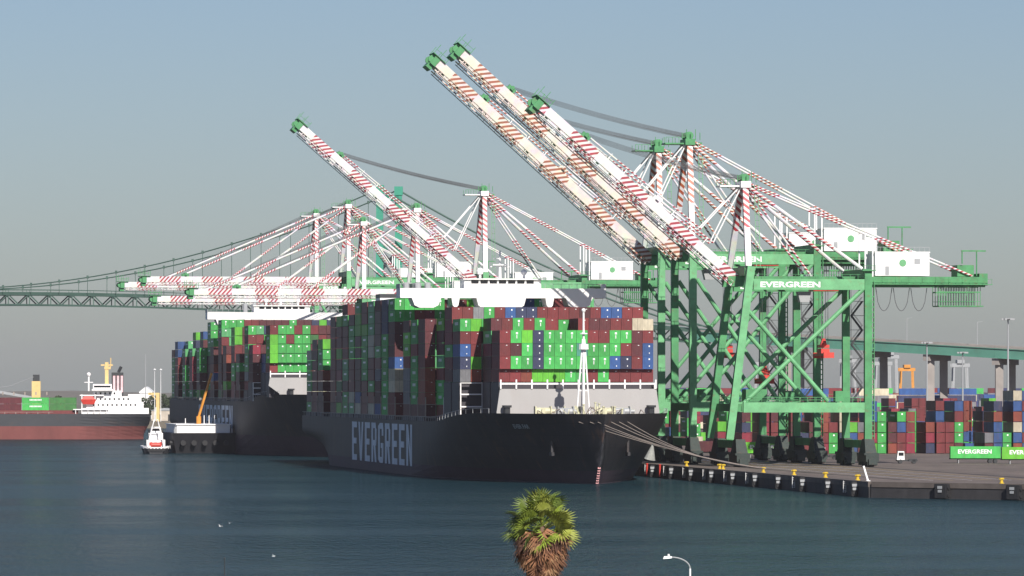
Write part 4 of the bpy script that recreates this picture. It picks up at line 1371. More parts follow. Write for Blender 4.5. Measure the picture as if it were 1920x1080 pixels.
# lorry on the bridge
px = at(22, 548, 2446)
V = empty('articulated_lorry', (0, 0, 0))
pl = dirL * (235) + TW
hz = 57 + 7.5 * math.sin(math.pi * 235 / 446) + 1.15
V.location = (pl.x, pl.y - 3, hz)
V.rotation_euler = (0, 0, math.atan2(-dirL.y, -dirL.x))
tag(V, 'lorry with long tan trailer crossing the bridge at the left', 'lorry')
m = MB(); m.box(-16, -1.5, -1.3, 1.3, 1.1, 4.2); m.build('trailer', mat('tan_tarpaulin', (0.40, 0.24, 0.10), 0.7, 0.25, 0.6), V)
m = MB(); m.box(-0.8, 1.6, -1.25, 1.25, 0.7, 3.5); m.box(1.6, 3.2, -1.2, 1.2, 0.7, 2.0); m.build('cab', M['white'], V)
for x in (-14.5, -13.2, -3.5, 0, 2.5):
    m = MB(); m.tube((x, -1.3, 0.5), (x, 1.3, 0.5), 0.5, 10); m.build('wheel', M['dark_steel'], V)

VI = empty('viaduct', (83, 2281, 0))
tag(VI, 'long green steel girder viaduct on concrete piers behind the yard', 'viaduct')
vp = [(Vector((0, 0, 0)), 45.5), (Vector((38, -28, 0)), 43.2), (Vector((72, -53, 0)), 41.0), (Vector((96, -71, 0)), 39.4), (Vector((123, -90, 0)), 37.6), (Vector((152, -110, 0)), 35.6), (Vector((215, -150, 0)), 31.5)]
mg, mr_ = MB(), MB()
for (a, za), (b, zb) in zip(vp[:-1], vp[1:]):
    d = (b - a).normalized(); n = Vector((d.y, -d.x, 0))
    for s in (-1, 1):
        e = n * s * 8.7
        mg.beam((*(a + e).xy, za - 2.05), (*(b + e).xy, zb - 2.05), 0.6, 3.8)
        mg.beam((*(a + e).xy, za - 4.05), (*(b + e).xy, zb - 4.05), 1.3, 0.2); mg.beam((*(a + e).xy, za - 0.1), (*(b + e).xy, zb - 0.1), 1.5, 0.25)
    mr_.beam((*a.xy, za - 0.3), (*b.xy, zb - 0.3), 16.4, 0.7)
    for s in (-1, 1):
        e = n * s * 8.9
        mr_.beam((*(a + e).xy, za + 0.45), (*(b + e).xy, zb + 0.45), 0.3, 0.8)
mg.build('girder', M['girder_green'], VI); mr_.build('roadway', M['concrete'], VI)
for (a, za), (b, zb) in zip(vp[:-1], vp[1:]):
    d = (b - a).normalized(); n = Vector((d.y, -d.x, 0))
    m = MB()
    c = b; z = zb - 4.2
    m.beam((*(c - n * 8.5).xy, z - 1.4), (*(c + n * 8.5).xy, z - 1.4), 3.2, 2.7)
    m.beam((*(c + n * 5.2).xy, 2.9), (*(c + n * 5.2).xy, z - 2.6), 3.2, 3.2); m.beam((*(c - n * 5.2).xy, 2.9), (*(c - n * 5.2).xy, z - 2.6), 3.2, 3.2)
    m.build('pier', M['concrete'], VI)
for k, t in enumerate((0.15, 0.5, 0.85)):
    a, za = vp[2]; b, zb = vp[5]
    p = a.lerp(b, t) + Vector((83, 2281, 0)); z = za + (zb - za) * t + 0.4
    m = MB(); m.tube((0, 0, 0), (0, 0, 10), 0.14, 6); m.beam((0, 0, 9.9), (2.2, 0, 10.2), 0.12)
    tag(m.build('viaduct_light', M['rail_grey'], None, (p.x, p.y, z)), 'thin grey light pole on the viaduct, %s of three' % ('left', 'middle', 'right')[k], 'light pole', 'light poles on the viaduct')

# ------------------------------------------------------------------ bulk carrier far on the left
CS = empty('cargo_ship', (-149.3, 2165, 0), math.radians(4))
CS.scale = (0.9, 0.9, 0.9)
tag(CS, 'older black and red cargo ship with white superstructure and deck cranes, far left', 'cargo ship')
# local x: bow to the left (-x), stern at 0; y away
rmat = mat('old_antifouling', (0.17, 0.05, 0.045), 0.8, 0.3, 0.06, stretch=(1, 1, 0.6), rust=0.3)
bmat = mat('old_black_hull', (0.035, 0.037, 0.043), 0.6, 0.25, 0.08, rust=0.15)


def cs_half(x, z):
    t = max(0, min(1, -x / 34)); k = max(0, min(1, z / 11.0))
    return 13.0 * (0.25 + 0.75 * k if t == 0 else min(1, (0.25 + 0.75 * k) + (0.75 * (1 - k)) * (1 - (1 - t) ** 2)))


stc = [0, -3, -8, -14, -22, -34, -60, -100, -140, -160, -172, -178]
for name, za, zb, mt in (('lower_hull', -0.7, 6.0, rmat), ('upper_hull', 6.0, 11.6, bmat)):
    m = MB(); n = 4
    for s in (-1, 1):
        base = len(m.v)
        for x in stc:
            for i in range(n + 1):
                z = za + (zb - za) * i / n
                h = cs_half(x, z)
                if x < -140: h *= max(0.02, 1 - ((-x - 140) / 38) ** 2)
                xx = x - (4.0 * max(0, 1 - max(z, 0) / 8.0) if x == 0 else 0)
                m.v.append((xx, s * h, z))
        for a in range(len(stc) - 1):
            for i in range(n):
                q = [base + a * (n + 1) + i, base + (a + 1) * (n + 1) + i, base + (a + 1) * (n + 1) + i + 1, base + a * (n + 1) + i + 1]
                m.f.append(q if s < 0 else q[::-1]); m.m.append(0)
    zs = [za + (zb - za) * i / n for i in range(n + 1)]
    m.face([(-(4.0 * max(0, 1 - max(z, 0) / 8.0)), -cs_half(0, z), z) for z in zs] + [(-(4.0 * max(0, 1 - max(z, 0) / 8.0)), cs_half(0, z), z) for z in reversed(zs)])
    m.build(name, mt, CS)
m = MB(); m.face([(-0.5, -12.6, 11.2), (-0.5, 12.6, 11.2), (-150, 12.6, 11.2), (-150, -12.6, 11.2)]); m.build('deck', M['deck'], CS)
W_ = M['ship_white']
m = MB()
m.box(-31, -0.6, -11.5, 11.5, 11.2, 14.2); m.box(-29, -3, -10.5, 10.5, 14.2, 17.0); m.box(-26, -8, -10, 10, 17, 19.6); m.box(-26, -13, -9.5, 9.5, 19.6, 22.2)
m.box(-26.5, -17, -13, 13, 22.2, 22.9); m.box(-26, -17.5, -9, 9, 22.9, 25.2)
m.box(-10, -4, -6, 6, 17, 20.5)
su = m.build('superstructure', W_, CS)
m = MB()
for z, x0, x1 in ((15.2, -26, -7), (17.9, -25, -10), (20.5, -25, -15)):
    x = x0
    while x < x1:
        m.box(x, x + 0.7, -10.55 if z < 16 else (-10.05 if z < 19 else -9.55), -9.4, z, z + 0.9); x += 2.1
m.box(-25.6, -18, -9.05, -8.9, 23.6, 24.5)
m.build('cabin_windows', M['glass'], su)
m = MB(); m.box(-17.6, -12.2, -3, 3, 19.6, 30.5, 0); fn = m.build('funnel', M['dark_steel'], CS)
for k in range(3):
    m = MB(); m.box(-16.9 + k * 1.75, -15.9 + k * 1.75, -3.06, -3.0, 21.5, 29.0); m.build('funnel_stripe', mat('funnel_pink', (0.75, 0.45, 0.47), 0.5) if k == 0 else bpy.data.materials['funnel_pink'], fn)
m = MB(); m.tube((-14.5, 0, 30.5), (-13.2, 0, 33.2), 0.7, 8); m.build('exhaust_pipe', M['dark_steel'], fn)
m = MB(); m.box(-20.6, -19.0, -0.8, 0.8, 25.2, 35.2); m.box(-20.9, -18.0, -1, 1, 32.0, 33.2); m.beam((-22.5, 0, 33.9), (-17, 0, 33.9), 0.6); m.tube((-18.0, 0, 33), (-18.0, 0, 37.2), 0.25, 6); m.build('signal_mast', M['ivory'], CS)
m = MB(); m.tube((-36, -4, 22), (-36, -4, 29), 0.4, 6); m.ball((-36, -4, 29.6), 1.0); m.beam((-38, -4, 26), (-34, -4, 26), 0.3); m.build('satellite_dome', W_, CS).location.x = 8.0
m = MB(); m.box(-41, -30, -11.5, -8.5, 19.8, 20.3); m.build('boat_deck', W_, CS).location.x = 9.0
m = MB(); m.hexa([(-41.5, -12.4, 16.0), (-36.5, -12.4, 16.0), (-36.5, -10.2, 16.0), (-41.5, -10.2, 16.0), (-42.6, -12.8, 18.2), (-35.5, -12.8, 18.2), (-35.5, -9.8, 18.2), (-42.6, -9.8, 18.2)])
m.hexa([(-42.2, -12.6, 18.2), (-36, -12.6, 18.2), (-36, -10, 18.2), (-42.2, -10, 18.2), (-41, -12, 19.6), (-37, -12, 19.6), (-37, -10.6, 19.6), (-41, -10.6, 19.6)])
m.build('lifeboat', M['redpaint'], CS).location.x = 11.0
m = MB(); m.beam((-42, -11, 11.2), (-42, -12.5, 20.5), 0.5); m.beam((-36, -11, 11.2), (-36, -12.5, 20.5), 0.5); m.box(-46, -30, -12.6, -9, 13.4, 13.8)
for k in range(6): m.box(-45 + k * 2.8, -44.7 + k * 2.8, -12.4, -12.1, 11.2, 13.4)
m.build('davit', W_, CS).location.x = 11.0
for k, x in enumerate((-52, -74, -96)):
    m = MB(); m.box(x - 2.0, x + 2.0, -2.2, 2.2, 11.2, 26.5, 0); m.box(x - 1.5, x + 1.5, -1.8, 1.8, 26.5, 29.5, 1)
    cp = m.build('deck_crane', [M['ivory'], M['dark_steel']], CS)
    m = MB(); m.beam((x - 2, -2.6, 19), (x - 22, -2.6, 22.5), 0.9, 1.2); m.path([(x - 1, -2.6, 28.5), (x - 12, -2.6, 24.2), (x - 21.5, -2.6, 23)], 0.12, 4); m.build('jib', M['dark_steel'] if k else M['rail_grey'], cp)
m = MB()
for k in range(22):
    x = -46 - 5 * k
    m.box(x - 0.12, x + 0.12, -12.4, -12.2, 11.2, 12.4); m.box(x - 1.2, x - 0.6, -11.5, -11, 20.2, 21.6)
m.beam((-44, -12.3, 12.4), (-150, -12.3, 12.4), 0.12); m.build('deck_railing', M['lash'], CS)
m = MB(); m.box(-146, -33, -11, 11, 11.2, 13.2)
for k in range(20): m.box(-146 + k * 5.1, -145.6 + k * 5.1, -11.4, -11, 11.2, 13.2)
m.build('hatch_coaming', mat('hatch_maroon', (0.16, 0.035, 0.035), 0.7, 0.3, 0.3), CS)
m = MB(); m.box(-5.5, -0.6, -0.02, 0.02, 0, 1.0)
for k in range(5):
    w = link('stern_lettering', text_mesh('PORT', 1.0, M['rail_grey'], width=4.0), CS, (0.06, -2.0, 8.6), (0, 0, math.pi / 2)) if k == 0 else None
rots = (0, 0, math.radians(4) + math.pi / 2)
for k, (x, colr) in enumerate(((-33.5, 'olive'), (-46, 'green'), (-58.5, 'maroon'), (-71, 'maroon'), (-83.5, 'maroon'))):
    for t in range(2):
        p = Matrix.Rotation(math.radians(4), 3, 'Z') @ (Vector((x, -9.6, 13.25 + t * 2.95)) * 0.9) + CS.location
        o = link('shipping_container', container_mesh(colr), None, p, rots); o.scale = (0.9, 0.9, 0.9)
        tag(o, '%s container, %s layer, %s from superstructure on far-left cargo ship' % (WORD[colr], ('lower', 'upper')[t], ORD[k + 1]), 'container', 'containers on the far left cargo ship')

# ------------------------------------------------------------------ bunker barge and tug beside the second ship
pb0 = at(318, 848, 1720); 
BG = empty('bunker_barge', (0, 0, 0), ALPHA)
BG.location = (at(374, 848, 1715).x, 1715, 0)
tag(BG, 'low black bunker barge with white deck structure beside the second ship', 'barge')
m = MB()
m.hexa([(-9, -16, -0.7), (10, -16, -0.7), (10, 34, -0.7), (-9, 34, -0.7), (-10.5, -19, 6.6), (10.5, -19, 6.6), (10.5, 36, 6.6), (-10.5, 36, 6.6)])
m.build('hull', mat('barge_black', (0.018, 0.018, 0.022), 0.6, 0.2), BG)
m = MB()
for k in range(8): m.tube((-10.3 + 0.0, -16 + 6 * k, 3.4), (-11.1, -16 + 6 * k, 3.4), 0.9, 8)
for k in range(5): m.tube((-7 + 3.5 * k, -18.2, 3.4), (-7 + 3.5 * k, -19.2, 3.4), 0.9, 8)
m.build('tyre_fenders', M['fender'], BG)
m = MB(); m.box(-8.6, 8.6, -14, 26, 6.6, 9.2); m.box(-9, 9, -14.4, 26.4, 9.2, 9.5); m.build('deckhouse', M['ship_white'], BG)
m = MB(); m.box(-9.5, -8.8, -16, -14.6, 6.6, 8.6); m.tube((9.2, -15, 6.6), (9.2, -15, 8.2), 0.3, 8); m.tube((-9.6, -17, 6.6), (-9.6, -17, 8.0), 0.3, 8); m.build('mooring_bitts', M['rail_grey'], BG)
m = MB(); m.tube((-1.0, -8, 9.5), (-1.0, -8, 12.0), 0.8, 10); m.beam((-1.2, -8, 11.2), (3.4, -6, 26.0), 0.5, 0.65); m.build('crane_boom', M['orange'], BG)
m = MB()
for x in (-5.5, 0.6, 2.2, 4): m.tube((x, -10, 9.5), (x, -10, 11.3 + (x > 0) * 1.0), 0.14, 6)
m.build('vent_pipes', M['ship_white'], BG)

TG = empty('tugboat', (at(292, 849, 1700).x, 1700, 0), ALPHA * 0.5)
tag(TG, 'small white tugboat seen end-on left of the black barge', 'tugboat')
m = MB()
stt = [(-14, 2.4), (-12, 3.9), (-6, 4.6), (4, 4.7), (10, 4.0), (13, 2.6), (15, 0.5)]
for (y0, w0), (y1, w1) in zip(stt[:-1], stt[1:]):
    m.hexa([(-w0 * .8, y0, -0.7), (w0 * .8, y0, -0.7), (w1 * .8, y1, -0.7), (-w1 * .8, y1, -0.7), (-w0, y0, 1.7), (w0, y0, 1.7), (w1, y1, 2.0), (-w1, y1, 2.0)])
m.build('hull', mat('tug_hull', (0.03, 0.03, 0.035), 0.6, 0.2), TG)
m = MB()
for (y0, w0), (y1, w1) in zip(stt[:-1], stt[1:]):
    for s in (-1, 1): m.beam((s * w0, y0, 1.95), (s * w1, y1, 2.25), 0.3, 0.6)
m.beam((-2.4, -14, 1.9), (2.4, -14, 1.9), 0.4, 0.6)
m.build('bulwark', M['ship_white'], TG)
m = MB(); m.box(-3.0, 3.0, -5, 6, 1.9, 4.4); m.box(-2.3, 2.3, -2, 5, 4.4, 6.6); th_ = m.build('deckhouse', M['ship_white'], TG)
m = MB()
for x in (-2.1, -0.6, 0.9): m.box(x, x + 1.1, -5.06, -5.0, 2.6, 3.6)
m.build('deckhouse_windows', M['redpaint'], th_)
m = MB(); m.hexa([(-1.9, -1, 6.6), (1.9, -1, 6.6), (1.9, 4, 6.6), (-1.9, 4, 6.6), (-1.5, -0.6, 8.6), (1.5, -0.6, 8.6), (1.5, 3.6, 8.6), (-1.5, 3.6, 8.6)]); wh_ = m.build('wheelhouse', M['ship_white'], TG)
m = MB(); m.box(-1.5, 1.5, -0.98, -0.88, 7.3, 8.3); m.build('wheelhouse_window', M['glass'], wh_)
m = MB()
for s in (-1, 1): m.tube((s * 2.9, -7, 1.9), (s * 0.5, -4, 11), 0.18, 6); m.tube((s * 1.9, -6, 4.8), (s * 0.6, -4.6, 11), 0.12, 6)
m.beam((-1.6, -4.9, 8.2), (1.6, -4.9, 8.2), 0.2); m.tube((0, -3.8, 10.6), (0, -3.8, 15), 0.16, 6); m.build('towing_mast', M['ship_white'], TG)
for s in (-1, 1):
    m = MB(); m.tube((s * 2.0, 0, 4.4), (s * 2.0, 0, 7.6), 0.45, 8); m.build('exhaust_stack', M['dark_steel'], TG)
m = MB(); m.tube((-1.4, -8.6, 2.8), (1.4, -8.6, 2.8), 0.8, 10); m.box(-1.7, -1.4, -9.5, -7.7, 1.9, 3.8); m.box(1.4, 1.7, -9.5, -7.7, 1.9, 3.8); m.build('towing_winch', M['redpaint'], TG)
for k in range(5):
    m = MB(); x = -2.2 + 1.1 * k; m.tube((x, -14.4, 1.3), (x, -14.1, 1.3), 0.6, 8); m.build('tyre_fender', M['fender'], TG)

# ------------------------------------------------------------------ far shore: low buildings, jib crane, masts, trees
def shed(px0, px1, ptop, D, col, label, roof=None):
    a, b = at(px0, ptop, D), at(px1, ptop, D)
    w = b.x - a.x; h = a.z - 3.5
    E = empty('warehouse', (a.x, D, 3.5)); tag(E, label, 'building', 'low buildings on the far shore')
    m = MB(); m.box(0, w, 0, 22, 0, h * 0.8); m.build('wall', col, E)
    m = MB(); m.prism([(-0.3, h * 0.8), (w + 0.3, h * 0.8), (w + 0.3, h * 0.84), (w / 2, h), (-0.3, h * 0.84)], -0.4, 22.4); m.build('roof', roof or M['rail_grey'], E)
    n = max(2, int(w / 7))
    for k in range(n):
        m = MB(); x = w * (k + 0.5) / n; m.box(x - 1.4, x + 1.4, -0.08, 0, 0, min(4.5, h * 0.5)); m.build('door', M['dark_steel'], E)


beige = mat('beige_wall', (0.48, 0.42, 0.35), 0.8, 0.2)
shed(226, 262, 768, 2750, beige, 'beige low shed on far shore right of the cargo ship')
shed(262, 284, 725, 2950, M['ship_white'], 'white building with bright roof behind the tugboat', M['white'])
shed(284, 332, 765, 2780, beige, 'long beige shed on far shore beside the second ship')
shed(236, 258, 742, 3100, M['rail_grey'], 'grey taller shed on far shore above the beige one')
shed(-60, 60, 752, 3000, M['rail_grey'], 'grey shed behind the far-left cargo ship')
JC = empty('jib_crane', (at(296, 780, 2740).x, 2740, 3.5)); tag(JC, 'yellow jib crane on the far shore above the tugboat', 'jib crane')
m = MB(); m.box(-0.9, 0.9, -0.9, 0.9, 0, 14.5); m.build('post', M['ivory'], JC)
m = MB(); m.beam((0.9, 0, 14.2), (-5.0, 0, 14.4), 1.3, 1.3); m.beam((0, 0, 10.5), (-3.2, 0, 13.8), 0.5); m.build('jib', M['ivory'], JC)
for k, px in enumerate((290, 299)):
    m = MB(); z1 = at(px, 690, 2700).z
    m.tube((0, 0, 0), (0, 0, z1 - 3.5), 0.24, 6, r2=0.1); m.tube((0, 0, z1 - 4.4), (0, 0, z1 - 3.9), 0.7, 8)
    tag(m.build('light_mast', M['white'], None, (at(px, 700, 2730).x, 2730 + k * 10, 3.5)), '%s of two thin white masts above the tugboat' % ('left', 'right')[k], 'mast', 'white masts on the far shore')
m = MB(); m.tube((0, 0, 0), (0, 0, 36), 0.35, 6, r2=0.15)
tag(m.build('light_mast', M['rail_grey'], None, (at(273, 700, 2900).x, 2900, 3.5)), 'tall grey mast on far shore left of the two white masts', 'mast')

leafm = mat('far_foliage', (0.05, 0.07, 0.035), 0.9, 0.4, 0.2)
barkm = mat('bark', (0.10, 0.075, 0.05), 0.9, 0.3, 1.0)
trng = random.Random(8)
tp = [(232, 2850, 11), (243, 2900, 13), (252, 2870, 10), (268, 2860, 12), (277, 2800, 9), (286, 2880, 13), (305, 2860, 14), (316, 2900, 12), (324, 2850, 13), (20, 2900, 12), (70, 2950, 11), (110, 2900, 13)]
for k, (px, D, h) in enumerate(tp):
    E = empty('tree', (at(px, 780, D).x, D, 3.4))
    tag(E, 'hazy tree on far shore, %s one counted from the left end' % ORD[sorted(q[0] for q in tp).index(px) + 1], 'tree', 'trees on the far shore')
    m = MB(); m.tube((0, 0, 0), (0, 0, h * 0.5), 0.35, 6, r2=0.2); m.tube((0, 0, h * 0.4), (1.6, 0, h * 0.65), 0.16, 5); m.tube((0, 0, h * 0.38), (-1.7, 0.4, h * 0.62), 0.16, 5); m.build('trunk', barkm, E)
    m = MB()
    for c in range(420):
        th = trng.random() * math.tau; r = (trng.random() ** 0.5) * 3.6; zz = h * (0.35 + 0.65 * trng.random())
        r *= math.sqrt(max(0.05, 1 - ((zz - h * 0.65) / (h * 0.38)) ** 2))
        p = Vector((r * math.cos(th), r * math.sin(th), zz)); a = Vector((trng.gauss(0, 1), trng.gauss(0, 1), trng.gauss(0, 1))).normalized() * 0.55
        b = Vector((trng.gauss(0, 1), trng.gauss(0, 1), trng.gauss(0, 1))).normalized() * 0.55
        m.face([p - a, p + b, p + a, p - b])
    m.build('crown', leafm, E)

# far yards and cranes beyond the viaduct, one hazy mass
m = MB(); fr = random.Random(4)
fk = ['blue', 'navy', 'red', 'grey', 'cream', 'green', 'maroon']
for k in range(900):
    D = fr.uniform(2120, 3300); x = fr.uniform(60, 760)
    if x / D * F + 960 > 2050: continue
    n = fr.randint(2, 6)
    for t in range(n):
        L = 12.2; z = 3.5 + t * 2.9
        m.box(x, x + L, D, D + 2.4, z, z + 2.8, fr.randrange(len(fk)))
tag(m.build('distant_containers', [CM[k] for k in fk]), 'hazy mass of distant stacked containers under the viaduct', 'containers', kind='stuff')
frg = random.Random(17)
for k, (px, D, h, c) in enumerate(((1655, 2900, 34, 'rail_grey'), (1668, 2950, 38, 'rail_grey'), (1700, 3300, 32, 'orange'), (1590, 3000, 36, 'rail_grey'), (1430, 2950, 34, 'rail_grey'), (1885, 2850, 36, 'rail_grey'), (1800, 2900, 33, 'rail_grey'))):
    E = empty('yard_crane', (at(px, 700, D).x, D, 3.4))
    tag(E, '%s gantry crane far beyond the viaduct, %s of seven from left' % ('orange' if c == 'orange' else 'hazy grey', ORD[sorted((1655, 1668, 1700, 1590, 1430, 1885, 1800)).index(px) + 1]), 'gantry crane', 'distant yard cranes')
    m = MB()
    for x in (-4.5, 4.5):
        for y in (-5, 5): m.beam((x, y, 0), (x * 0.8, y, h - 4), 0.9)
    m.build('gantry_legs', M[c], E)
    m = MB(); m.box(-5, 5, -5.6, -4.4, h - 4, h - 2); m.box(-5, 5, 4.4, 5.6, h - 4, h - 2); m.box(-2, 2, -6.5, 6.5, h - 2, h); m.build('gantry_beam', M[c], E)

# yard light masts
for k, (px, D, h, lab) in enumerate(((1890, 1470, 37.5, 'tall grey light mast at the right edge among blue containers'), (1738, 1720, 33, 'tall grey light mast in front of the viaduct pier'),
                                     (1805, 1760, 30, 'thin grey light mast right of the viaduct pier'), (1540, 1650, 28, 'thin light mast seen between the crane legs'))):
    E = empty('light_mast', (at(px, 700, D).x, D, PIER_Z)); tag(E, lab, 'light mast', 'yard light masts')
    m = MB(); m.tube((0, 0, 0), (0, 0, h), 0.42, 8, r2=0.2); m.build('pole', M['rail_grey'], E)
    m = MB(); m.tube((0, 0, h), (0, 0, h + 0.3), 1.3, 10)
    for i in range(6): a = i * math.tau / 6; m.box(1.5 * math.cos(a) - 0.35, 1.5 * math.cos(a) + 0.35, 1.5 * math.sin(a) - 0.35, 1.5 * math.sin(a) + 0.35, h - 0.25, h + 0.25)
    m.build('lamp_ring', M['rail_grey'], E)

# containers on chassis along the apron, broadside on
def chassis(x, D, col, label, word):
    C = empty('container_chassis', (x, D, PIER_Z + 0.01), 0.03); tag(C, 'low wheeled chassis under ' + label, 'trailer', 'chassis on the apron')
    m = MB(); m.box(-6.2, 6.2, -1.1, -0.8, 0.95, 1.2); m.box(-6.2, 6.2, 0.8, 1.1, 0.95, 1.2)
    for k in range(6): m.box(-6 + k * 2.35, -5.8 + k * 2.35, -0.8, 0.8, 0.98, 1.15)
    m.build('frame', M['dark_steel'], C)
    for xx in (3.6, 4.9):
        for yy in (-1.1, 0.8):
            m = MB(); m.tube((xx, yy, 0.5), (xx, yy + 0.3, 0.5), 0.5, 12); m.build('wheel', M['dark_steel'], C)
    m = MB(); m.box(-4.2, -4.0, -0.9, -0.7, 0, 1.0); m.box(-4.2, -4.0, 0.7, 0.9, 0, 1.0); m.build('landing_leg', M['rail_grey'], C)
    m = MB(); add_container(m, 0, 0, 0, 0, 1, True, False, '')
    o = m.build('shipping_container', [CM[col], M['white'], M['dark_steel']], None, (x + 6.1, D, PIER_Z + 1.22), (0, 0, math.pi / 2 + 0.03))
    tag(o, label, 'container', 'containers on chassis')
    if word:
        link('lettering', text_mesh('EVERGREEN', 1.05, M['white'], width=8.2, bold=0.03), o, (-1.27, 10.4, 1.1), (0, 0, -math.pi / 2))


chassis(at(1452, 848, 1330).x, 1375, 'lime', 'lime green container lettered in white on the apron between crane legs', True)
chassis(at(1925, 870, 1262).x, 1262, 'lime', 'lime green container lettered in white at the right edge', True)
chassis(at(1828, 868, 1276).x, 1276, 'green', 'bright green container left of the one at the right edge', True)
chassis(at(1335, 848, 1400).x, 1400, 'maroon', 'maroon container on apron behind the nearest crane leg', False)

def tractor(x, D, paint, label):
    T = empty('terminal_tractor', (x, D, PIER_Z + 0.01), 0.03); tag(T, label, 'tractor', 'terminal tractors on the apron')
    m = MB(); m.box(-2.6, 2.6, -0.55, 0.55, 0.6, 0.95); m.box(0.4, 2.4, -1.2, -0.5, 0.5, 1.2); m.build('frame', M['dark_steel'], T)
    m = MB(); m.hexa([(-2.5, -1.15, 0.9), (-0.6, -1.15, 0.9), (-0.6, 1.15, 0.9), (-2.5, 1.15, 0.9), (-2.2, -1.05, 3.0), (-0.7, -1.05, 3.0), (-0.7, 1.05, 3.0), (-2.2, 1.05, 3.0)]); c = m.build('cab', paint, T)
    m = MB(); m.box(-2.05, -0.85, -1.13, -1.08, 1.9, 2.7); m.build('side_window', M['glass'], c)
    for xx in (-1.6, 1.7):
        for yy in (-1.2, 0.8):
            m = MB(); m.tube((xx, yy, 0.52), (xx, yy + 0.4, 0.52), 0.52, 12); m.build('wheel', M['dark_steel'], T)


tractor(at(1572, 860, 1300).x, 1345, M['white'], 'white terminal tractor parked beyond the crane legs')
tractor(at(1598, 860, 1390).x, 1392, M['ivory'], 'tan terminal tractor behind the white one on the apron')
tractor(at(1700, 868, 1268).x, 1268, M['white'], 'white terminal tractor right of the nearest crane')

# ------------------------------------------------------------------ palm in front
PT = empty('palm_tree', (at(1021, 990, 275).x, 275, 1.9))
tag(PT, 'fan palm with green crown and brown dead skirt in the foreground', 'palm tree')
prg = random.Random(2)
top = CAM_H - (985 - HORIZON) / F * 275 - 1.9     # height of the growing point over the ground
m = MB()
prevp = Vector((0, 0, -0.2)); segs = 14
for i in range(segs):
    z = top * (i + 1) / segs; p = Vector((0.18 * math.sin(i * 0.4), 0.1 * math.sin(i * 0.3), z))
    m.tube(prevp, p, 0.34 - 0.008 * i, 10, r2=0.335 - 0.008 * (i + 1)); prevp = p
m.build('trunk', mat('palm_trunk', (0.16, 0.10, 0.065), 0.9, 0.35, 2.0, bump=0.5), PT)
gp = Vector((prevp.x, prevp.y, top))
leafmats = [mat('palm_leaf_%d' % k, c, 0.5, 0.25, 1.5, rnd=0.25) for k, c in enumerate(((0.19, 0.25, 0.03), (0.26, 0.29, 0.05), (0.10, 0.14, 0.022)))]
deadmats = [mat('palm_dead_%d' % k, c, 0.9, 0.3, 2.0, rnd=0.3) for k, c in enumerate(((0.24, 0.11, 0.055), (0.40, 0.23, 0.12), (0.10, 0.045, 0.028)))]


def fan_mesh(name, mt, stalk, R, n, spread_deg, droop, seed):
    """a palmate leaf: stalk along +X, a fan of folded strips, tips drooping to -Z"""
    r = random.Random(seed); m = MB()
    m.beam((0, 0, 0), (stalk, 0, 0), 0.05, 0.03)
    for k in range(n):
        a = math.radians(spread_deg) * (k / (n - 1) - 0.5)
        L = R * (0.78 + 0.22 * math.cos(a)) * r.uniform(0.88, 1.08)
        d = Vector((math.cos(a), math.sin(a), 0)); s = Vector((-math.sin(a), math.cos(a), 0))
        w = 0.038 + 0.02 * r.random()
        base = Vector((stalk, 0, 0)); mid = base + d * L * 0.55 + Vector((0, 0, 0.05 - droop * 0.12)); tip = base + d * L * (0.97 - 0.2 * droop) + Vector((r.uniform(-.05, .05), r.uniform(-.05, .05), -droop * L * r.uniform(0.35, 0.75)))
        e = Vector((0, 0, 0.03))
        m.face([base, mid - s * w + e * 0, mid + e, ]); m.face([base, mid + e, mid + s * w])
        m.face([mid - s * w, tip, mid + e]); m.face([mid + e, tip, mid + s * w])
    return m.mesh(name, mt)


greens = [fan_mesh('frond', leafmats[k % 3], 0.85 + 0.14 * (k % 3), 1.0, 17, 190 + 20 * (k % 2), 0.15 + 0.14 * (k % 4), k) for k in range(6)]
deads = [fan_mesh('dead_frond', deadmats[k % 3], 0.55, 0.95 + 0.1 * (k % 2), 16, 120 - 22 * (k % 3), 0.75, 40 + k) for k in range(6)]
for k in range(46):
    az = k * 2.39996 + prg.uniform(-0.3, 0.3)
    t = k / 45
    el = math.radians(84 - 92 * t ** 0.95 + prg.uniform(-10, 10))
    d = Vector((math.cos(el) * math.cos(az), math.cos(el) * math.sin(az), math.sin(el)))
    q = d.to_track_quat('X', 'Z') @ Quaternion((1, 0, 0), prg.uniform(-1.1, 1.1))
    o = link('frond', greens[prg.randrange(6)], PT, gp + Vector((0, 0, 0.35 - 0.95 * t)), q)
    sc_ = 0.85 + 0.36 * t + prg.uniform(-0.12, 0.1); o.scale = (sc_, sc_, sc_)
for k in range(170):
    az = k * 2.39996 + prg.uniform(-0.3, 0.3)
    t = k / 169
    el = math.radians(-12 - 66 * min(1, t * 1.5) + prg.uniform(-8, 8))
    d = Vector((math.cos(el) * math.cos(az), math.cos(el) * math.sin(az), math.sin(el)))
    q = d.to_track_quat('X', 'Z') @ Quaternion((1, 0, 0), prg.uniform(-1.0, 1.0))
    sc_ = 1.3 - 0.35 * t + prg.uniform(-0.1, 0.1)
    o = link('dead_frond', deads[prg.randrange(6)], PT, gp + Vector((0, 0, -0.2 - 2.8 * t)), q)
    o.scale = (sc_, sc_, sc_)

